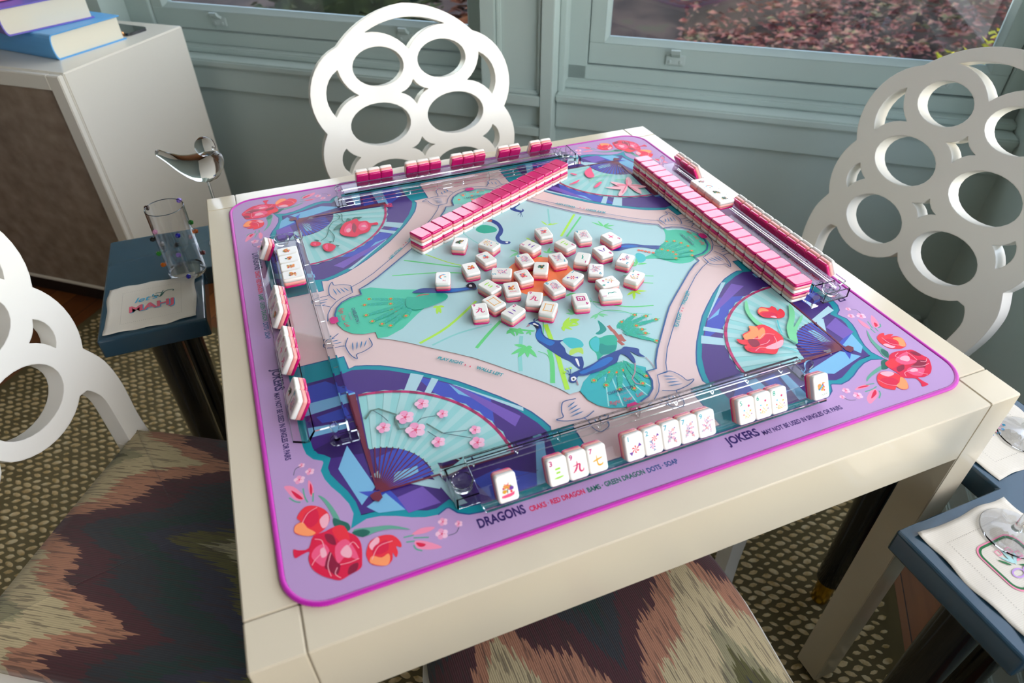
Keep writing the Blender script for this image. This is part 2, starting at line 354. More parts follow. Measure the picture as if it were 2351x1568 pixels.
b.box(WX1+.03, WX1+.1, -1.95, .72, .665, .72); b.box(WX1+.03, WX1+.1, -1.95, .72, 2.18, 2.24); b.obj('window_frame', WALL, w3)

# ---------------- outside ----------------
def foliage(name, mats, cx, cy, cz, rx, ry, rz_, n, leaf, label, cat='shrub', seed=1, group=None):
    rnd = random.Random(seed); b = MB()
    for i in range(n):
        th = rnd.uniform(0, 2*math.pi); ph = math.acos(rnd.uniform(-.3, 1)); q = rnd.uniform(.8, 1.05)
        c = Vector((rx*q*math.sin(ph)*math.cos(th), ry*q*math.sin(ph)*math.sin(th), rz_*q*math.cos(ph)))
        M = Matrix.Translation(c) @ Matrix.Rotation(rnd.uniform(0, 6.28), 4, 'Z') @ Matrix.Rotation(rnd.uniform(-1.2, 1.2), 4, 'X'); s = leaf*rnd.uniform(.6, 1.4)
        b.add([(-s*.4,0,0),(0,-s*.15,s*.12),(s*.5,0,.02),(0,s*.15,s*.12)], [(0,1,2,3)], 0, M)
    ls = []
    for k in range(6):
        a = math.pi/2*k/5; ls.append([(rx*.85*math.cos(a)*math.cos(t*.5236), ry*.85*math.cos(a)*math.sin(t*.5236), rz_*.85*math.sin(a)) for t in range(12)])
    b.loops(ls, 0)
    o = b.obj(name, mats); o.location = rm(cx, cy, cz); o.rotation_euler.z = -PH
    return tag(o, label, cat, group)
g = MB(); N = 26
vs = []; rnd = random.Random(5)
for i in range(N+1):
    for j in range(N+1):
        x = -5+12*i/N; y = 1.25+9*j/N; vs.append((x, y, -.35+max(0, y-2.6)*.16+.10*math.sin(x*2.3+j)*math.cos(y*1.7)))
g.add(vs, [(i*(N+1)+j, (i+1)*(N+1)+j, (i+1)*(N+1)+j+1, i*(N+1)+j+1) for i in range(N) for j in range(N)])
o = g.obj('garden_ground', MATS['soil'], smooth=True); o.rotation_euler.z = -PH; tag(o, 'brown garden bank outside the windows', 'ground')
rnd = random.Random(21); b = MB()
def ground_z(x, y): return -.35+max(0, y-2.6)*.16+.10*math.sin(x*2.3)*math.cos(y*1.7)
for i in range(15000):                                                  # low heather growing all over the bank
    x, y = rnd.uniform(-.12, 4.2), rnd.uniform(1.6, 6.3); mound = .34*max(0, math.sin(x*3.1+.6*math.sin(y*2)+1))*max(0, math.sin(y*2.7+x)+.35)+.05
    M = Matrix.Translation((x, y, ground_z(x, y)+mound*rnd.uniform(.7, 1.1))) @ Matrix.Rotation(rnd.uniform(0, 6.28), 4, 'Z') @ Matrix.Rotation(rnd.uniform(-1, 1), 4, 'X'); q = rnd.uniform(.04, .10)
    b.add([(-q*.5,0,0),(0,-q*.2,q*.15),(q*.5,0,.01),(0,q*.2,q*.15)], [(0,1,2,3)], 0, M)
o = b.obj('heather', MATS['heather']); o.rotation_euler.z = -PH; tag(o, 'reddish brown heather covering the bank outside the right window', 'heather', kind='stuff')
foliage('yellow_shrub', MATS['yellow_foliage'], 1.12, 1.95, .10, .30, .26, .56, 900, .05, 'bright yellow-green leafy shrub close outside the right window', seed=20)
for i, (x, y, rx, rz_, mt, lab) in enumerate([(-1.95, 3.0, .66, 1.2, 'dark_foliage', 'dark green shrub outside the left window'), (-.80, 2.15, .34, .95, 'rust_foliage', 'rust-brown shrub outside the right end of the left window')]):
    foliage('garden_shrub', MATS[mt], x, y, -.3, rx, rx*.8, rz_, 1800, .10, lab, seed=i+30)
b = MB().box(2.05, 5, 7.0, 7.08, -.3, 3.6); o = b.obj('garden_fence', mat('dark_fence', (58,70,74), .7)); o.rotation_euler.z = -PH; tag(o, 'dark grey boarded fence beyond the right window', 'fence')

# ---------------- rug ----------------
rg = thing('woven_rug', 'chunky tan woven sisal rug under the table and chairs', 'rug', rm(0, 0, 0)); rg.rotation_euler.z = -PH
RX0, RX1, RY0, RY1 = -1.60, .755, -1.25, .50
MB().box(RX0-.015, RX1+.018, RY0-.015, RY1+.015, -.012, -.0035, bev=.002).obj('rug_binding', mat('rug_binding', (104,92,60), .9), rg)
MB().box(RX0, RX1, RY0, RY1, -.012, -.0085).obj('rug_backing', MATS['rug_base'], rg)
b = MB(); rnd = random.Random(11); px, py = .0285, .0155
prof = [(-.5, .15), (-.35, .75), (-.1, 1), (.15, 1), (.38, .75), (.5, .15)]
j = 0; y = RY0+.008
while y < RY1-.008:
    x = RX0+.014+(px/2 if j % 2 else 0); i = 0
    while x < RX1-.014:
        P = RR*x+RN*y; d = math.hypot(P.x+.33, P.y+.4)
        if d < 1.9:
            a = (.50 if j % 2 else -.12)+rnd.uniform(-.15, .15); Lh = px*rnd.uniform(.95, 1.2); ry = .0074*rnd.uniform(.85, 1.1); hz = .0078*rnd.uniform(.8, 1.1); ca, sa = math.cos(a), math.sin(a)
            ls = [[(x+Lh*t*ca-ry*s*cy*sa, y+Lh*t*sa+ry*s*cy*ca, -.0090+hz*s*cz) for cy, cz in ((-1, 0), (-.7, .75), (0, 1), (.7, .75), (1, 0))] for t, s in prof]
            b.loops(ls, 0, None, False, False)
        x += px; i += 1
    y += py; j += 1
s = b.obj('rug_weave', MATS['rug_strand'], rg, smooth=True); s['kind'] = 'stuff'

# ---------------- game table ----------------
S, LW, AP, TT = .45, .0488, .0986, .75
t = thing('game_table', 'square cream lacquered game table with square corner legs', 'table')
b = MB(); q = S-LW-.0006
for k in range(4):
    M = Matrix.Rotation(math.pi/2*k, 4, 'Z')
    b.box(-q, q, -S, -S+LW-.0006, TT-AP, TT, 0, .0012, M)
b.box(-q, q, -q, q, TT-.03, TT-.0002)
b.obj('tabletop', CREAM, t)
leg = MB().box(-LW/2, LW/2, -LW/2, LW/2, .008, TT, bev=.0012).box(-LW/2+.004, LW/2-.004, -LW/2+.004, LW/2-.004, 0, .01, 1)
lm = leg.mesh('leg')
for i, (sx, sy) in enumerate(((1,1), (-1,1), (-1,-1), (1,-1))):
    o = bpy.data.objects.new('leg', lm); COL.objects.link(o); o.parent = t; o.location = (sx*(S-LW/2), sy*(S-LW/2), 0)
    if not i: lm.materials.append(CREAM); lm.materials.append(BLACKN)

# ---------------- chairs ----------------
CA, CZ, CT = .165, .865, .249
def arc(p, q, bul, n=8):                                                # from p towards q (q left out), bulging to the left of travel
    dx, dy = q[0]-p[0], q[1]-p[1]; c = math.hypot(dx, dy); nx, ny = -dy/c, dx/c
    if abs(bul) < 1e-6: return [p]
    r = (c*c/4+bul*bul)/(2*bul); ox, oy = p[0]+dx/2+nx*(bul-r), p[1]+dy/2+ny*(bul-r)
    a0 = math.atan2(p[1]-oy, p[0]-ox); a1 = math.atan2(q[1]-oy, q[0]-ox)
    if bul > 0:
        while a1 > a0: a1 -= 2*math.pi
    else:
        while a1 < a0: a1 += 2*math.pi
    return [(ox+abs(r)*math.cos(a0+(a1-a0)*i/n), oy+abs(r)*math.sin(a0+(a1-a0)*i/n)) for i in range(n)]
def backrest_shape():
    half = []                                                           # right half of the outline, top centre down to the seat and back up to the middle
    half += arc((0, .69), (.90, .28), .09, 10)+arc((.90, .28), (1.245, -.735), .27, 12)+arc((1.245, -.735), (1.25, -1.46), .115, 9)
    half += crom([(1.25, -1.46), (1.345, -1.70), (1.345, -2.0), (1.27, -2.35), (1.24, -2.62)], 4, False)
    half += crom([(.98, -2.62), (1.04, -2.3), (1.085, -2.0), (1.05, -1.86), (.99, -1.775)], 4, False)[:-1]
    half += [(.5+.575*math.cos(a), -1.46+.45*math.sin(a)) for a in [R(-35-i*9.6) for i in range(1, 12)] if .5+.575*math.cos(a) > .02]
    half += [(0, -1.66)]
    out = half+[(-x, y) for x, y in half[::-1] if x > 1e-6]
    H = []
    el = lambda cx, cy, rx, ry: [(cx+rx*math.cos(2*math.pi*i/28), cy+ry*math.sin(2*math.pi*i/28)) for i in range(28)]
    for s in (1, -1):
        H += [el(.43*s, -.01, .335, .235), el(.525*s, -.715, .405, .27), el(.505*s, -1.46, .40, .28)]
        g1 = arc((.955, .01), (1.085, -.545), .135, 8)+arc((1.085, -.545), (.745, -.32), -.045, 5)+arc((.745, -.32), (.955, .01), -.045, 5)
        g2 = arc((1.045, -.95), (1.04, -1.285), .085, 7)+arc((1.04, -1.285), (.875, -1.09), -.02, 4)+arc((.875, -1.09), (1.045, -.95), -.02, 4)
        for gg in (g1, g2): H.append([(x*s, y) for x, y in gg])
    for ps in ([(0, -.215), (.19, -.36), (0, -.53), (-.19, -.36)], [(0, -.955), (.17, -1.085), (0, -1.215), (-.17, -1.085)]):
        h = []
        for i in range(4): h += arc(ps[i], ps[(i+1) % 4], -.028, 4)
        H.append(h)
    H.append(arc((-.53, .40), (.53, .40), .125, 10)+arc((.53, .40), (0, .155), -.075, 7)+arc((0, .155), (-.53, .40), -.075, 7))
    return out, H
def seat_outline(d=0): return crom([(-.205-d, -.30), (-.200-d, -.10+d*.5), (-.170, -.088+d), (.170, -.088+d), (.200+d, -.10+d*.5), (.205+d, -.30), (.218+d, -.46), (.20, -.535-d), (.10, -.548-d), (-.10, -.548-d), (-.20, -.535-d), (-.218-d, -.46)], 5)
def make_chair(label, group, x, y, yaw, fab='seat_ikat'):
    t = thing('dining_chair', label, 'chair', (x, y, 0), yaw, group)
    out, H = backrest_shape(); sc_ = lambda l: [(p[0]*CA, p[1]*CA) for p in l]
    M = Matrix.Translation((0, 0, CZ)) @ Matrix(((1,0,0,0), (0,math.sin(CT),-math.cos(CT)*-1,0), (0,math.cos(CT),math.sin(CT)*-1,0), (0,0,0,1)))
    bk = MB().prism(sc_(out), 0, .032, [sc_(h) for h in H], 0, M).obj('backrest', CHW, t); fixn(bk); sharp_by_angle(bk, 40)
    o2 = seat_outline(.012); o1 = seat_outline(0)
    fr = MB(); fr.prism(o2, .395, .428, [], 0); fr.obj('seat_frame', CHW, t)
    c0 = (0, -.31); z = lambda k, h: [(c0[0]+(p[0]-c0[0])*k, c0[1]+(p[1]-c0[1])*k, h) for p in o1]
    MB().loops([z(1, .428), z(1.0, .445), z(.985, .456), z(.95, .465), z(.85, .473), z(.6, .480), z(.3, .483), z(.05, .484)]).obj('seat', MATS[fab], t, smooth=True)
    for s in (-1, 1):
        MB().loops([[(s*px+dx, py+dy, z_) for dx, dy in ((-w_,-w_),(w_,-w_),(w_,w_),(-w_,w_))] for px, py, z_, w_ in ((.185,-.50,.40,.022), (.19,-.505,.25,.019), (.205,-.52,.1,.016), (.222,-.535,.0,.015))]).obj('leg', CHW, t)
        MB().loops([[(s*px+dx, py+dy, z_) for dx, dy in ((-.02,-.016),(.02,-.016),(.02,.016),(-.02,.016))] for px, py, z_ in ((.183,-.092,.455), (.183,-.085,.40), (.187,-.06,.25), (.195,-.01,.1), (.205,.05,.0))]).obj('leg', CHW, t)
    return t
CG = 'white chairs around the game table'
make_chair('white ring-backed chair behind the table, its back whole against the windows', CG, .008, .705, .03)
make_chair('white ring-backed chair at the right, its back in shade beside the right window', CG, .866, .016, -1.53)
make_chair('white ring-backed chair at the left with its patterned seat in full view', CG, -.835, .10, 1.02)
make_chair('chair in the foreground showing only its dark patterned seat', CG, -.08, -.865, math.pi, 'seat_ikat_turned')

# ---------------- cabinet with books ----------------
t = thing('storage_cabinet', 'pale lacquered cabinet with a brown textured front, left of the windows', 'cabinet', rm(-1.354, .484, 0)); t.rotation_euler.z = -PH
MB().box(-1.15, 0, .018, .470, .085, .776, bev=.003).obj('cabinet_body', CAB, t)
MB().box(-1.10, -.05, .06, .44, -.012, .085).obj('plinth', DARKW, t)
d = MB(); 
for x0, x1, z0, z1 in ((-.575, -.535, .088, .773), (-.040, -.001, .088, .773), (-.535, -.040, .735, .773), (-.535, -.040, .088, .098)): d.box(x0, x1, 0, .0165, z0, z1, bev=.002)
d = d.obj('door', CAB, t); MB().box(-.536, -.039, .006, .016, .097, .736).obj('door_panel', MATS['shagreen_panel'], d)
d2 = dup(d, t); d2.location.x = -.575

def book(label, P, ang, wd, ln, th, cov, tilt=0):
    t = thing('book', label, 'book', P, ang)
    mc = mat('cover_'+str(cov), cov, .45, coat=.1); mc2 = mat('spine_'+str(cov), tuple(int(v*.55) for v in cov), .5); pg = mat('book_pages', (232,226,206), .8)
    b = MB(); n = 8                                                      # local x: across the page from the spine, local y: along the spine
    ar = lambda r_, x0: [(x0-math.sin(math.pi*i/n)*r_*.32, th/2-math.cos(math.pi*i/n)*r_) for i in range(n+1)]
    o = ar(th/2, .004); i_ = ar(th/2-.003, .006)
    prof = [(wd, 0)]+o+[(wd, th), (wd, th-.003)]+i_[::-1]+[(wd, .003)]
    b.loops([[(x, 0, z) for x, z in prof], [(x, ln, z) for x, z in prof]]); fixn(b.obj('cover', mc, t))
    pr = [(wd-.006, .003)]+[(x+.001, z) for x, z in i_]+[(wd-.006, th-.003)]
    fixn(MB().loops([[(x, .005, z) for x, z in pr], [(x, ln-.005, z) for x, z in pr]]).obj('pages', pg, t))
    return t
book('thick blue book at the bottom of the pile on the cabinet', (-.772, 1.352, .776), R(44), .215, .28, .062, (90,160,215))
book('thick purple book lying on top of the blue one', (-.865, 1.375, .8385), R(33), .225, .29, .064, (112,100,190))
b = thing('smartphone', 'black smartphone lying behind the books on the cabinet', 'phone', (-.640, 1.600, .776), R(-44))
MB().prism(rrect(.145, .072, .011), 0, .008).obj('phone_body', mat('phone_black', (14,14,16), .15, coat=.4), b)
lm_ = mat('copper', (200,140,90), .3, 1)
for dx in (.050, .030): MB().lathe([(0,0),(.0075,0),(.0075,.0025),(0,.003)], 14).obj('camera_lens', lm_, b, loc=(dx, -.0365, .0045)).rotation_euler.x = R(90)
bx = thing('gift_box', 'small pink and purple box on top of the books, cut by the frame', 'box', (-.90, 1.50, .9045), R(33)); MB().box(-.05,.05,-.06,.06,0,.02,bev=.002).obj('box_body', mat('box_pink', (226,120,160), .4), bx); MB().box(-.052,.052,-.062,.062,.02,.03,bev=.002).obj('box_lid', mat('box_purple', (86,70,150), .4), bx)

# ---------------- corner side tables ----------------
def side_table(label, nx, ny, ox, oy, lx_, ly_, legs):                   # L-shaped top: (nx, ny) is the notch that takes the table corner
    t = thing('side_table', label, 'side table', (nx, ny, 0), 0); w_ = .176
    o = [(0,0), (-ox*lx_,0), (-ox*lx_,oy*w_), (ox*w_,oy*w_), (ox*w_,-oy*ly_), (0,-oy*ly_)]
    top = fixn(MB().prism(o, .562, .6).obj('table_top', NAVY, t))
    bv = top.modifiers.new('edge', 'BEVEL'); bv.width = .004; bv.segments = 3; bv.limit_method = 'ANGLE'
    for lx, ly in legs:
        l = MB().lathe([(0,.5615), (.029,.5615), (.026,.075), (0,.075)], 24).obj('leg', BLACKN, t, loc=(lx-nx, ly-ny, 0)); sharp_by_angle(l)
        MB().lathe([(0,.078), (.019,.078), (.017,0), (0,0)], 20).obj('ferrule', BRASS, l)
    return t
side_table('dark blue L-shaped side table at the left corner, holding a tumbler', -.497, .472, -1, 1, .24, .172, [(-.592, .388), (-.31, .56), (-.585, .56)])
side_table('dark blue L-shaped side table at the lower right, cut by the frame', .466, -.483, 1, -1, .176, .25, [(.377, -.571), (.535, -.315), (.553, -.571)])
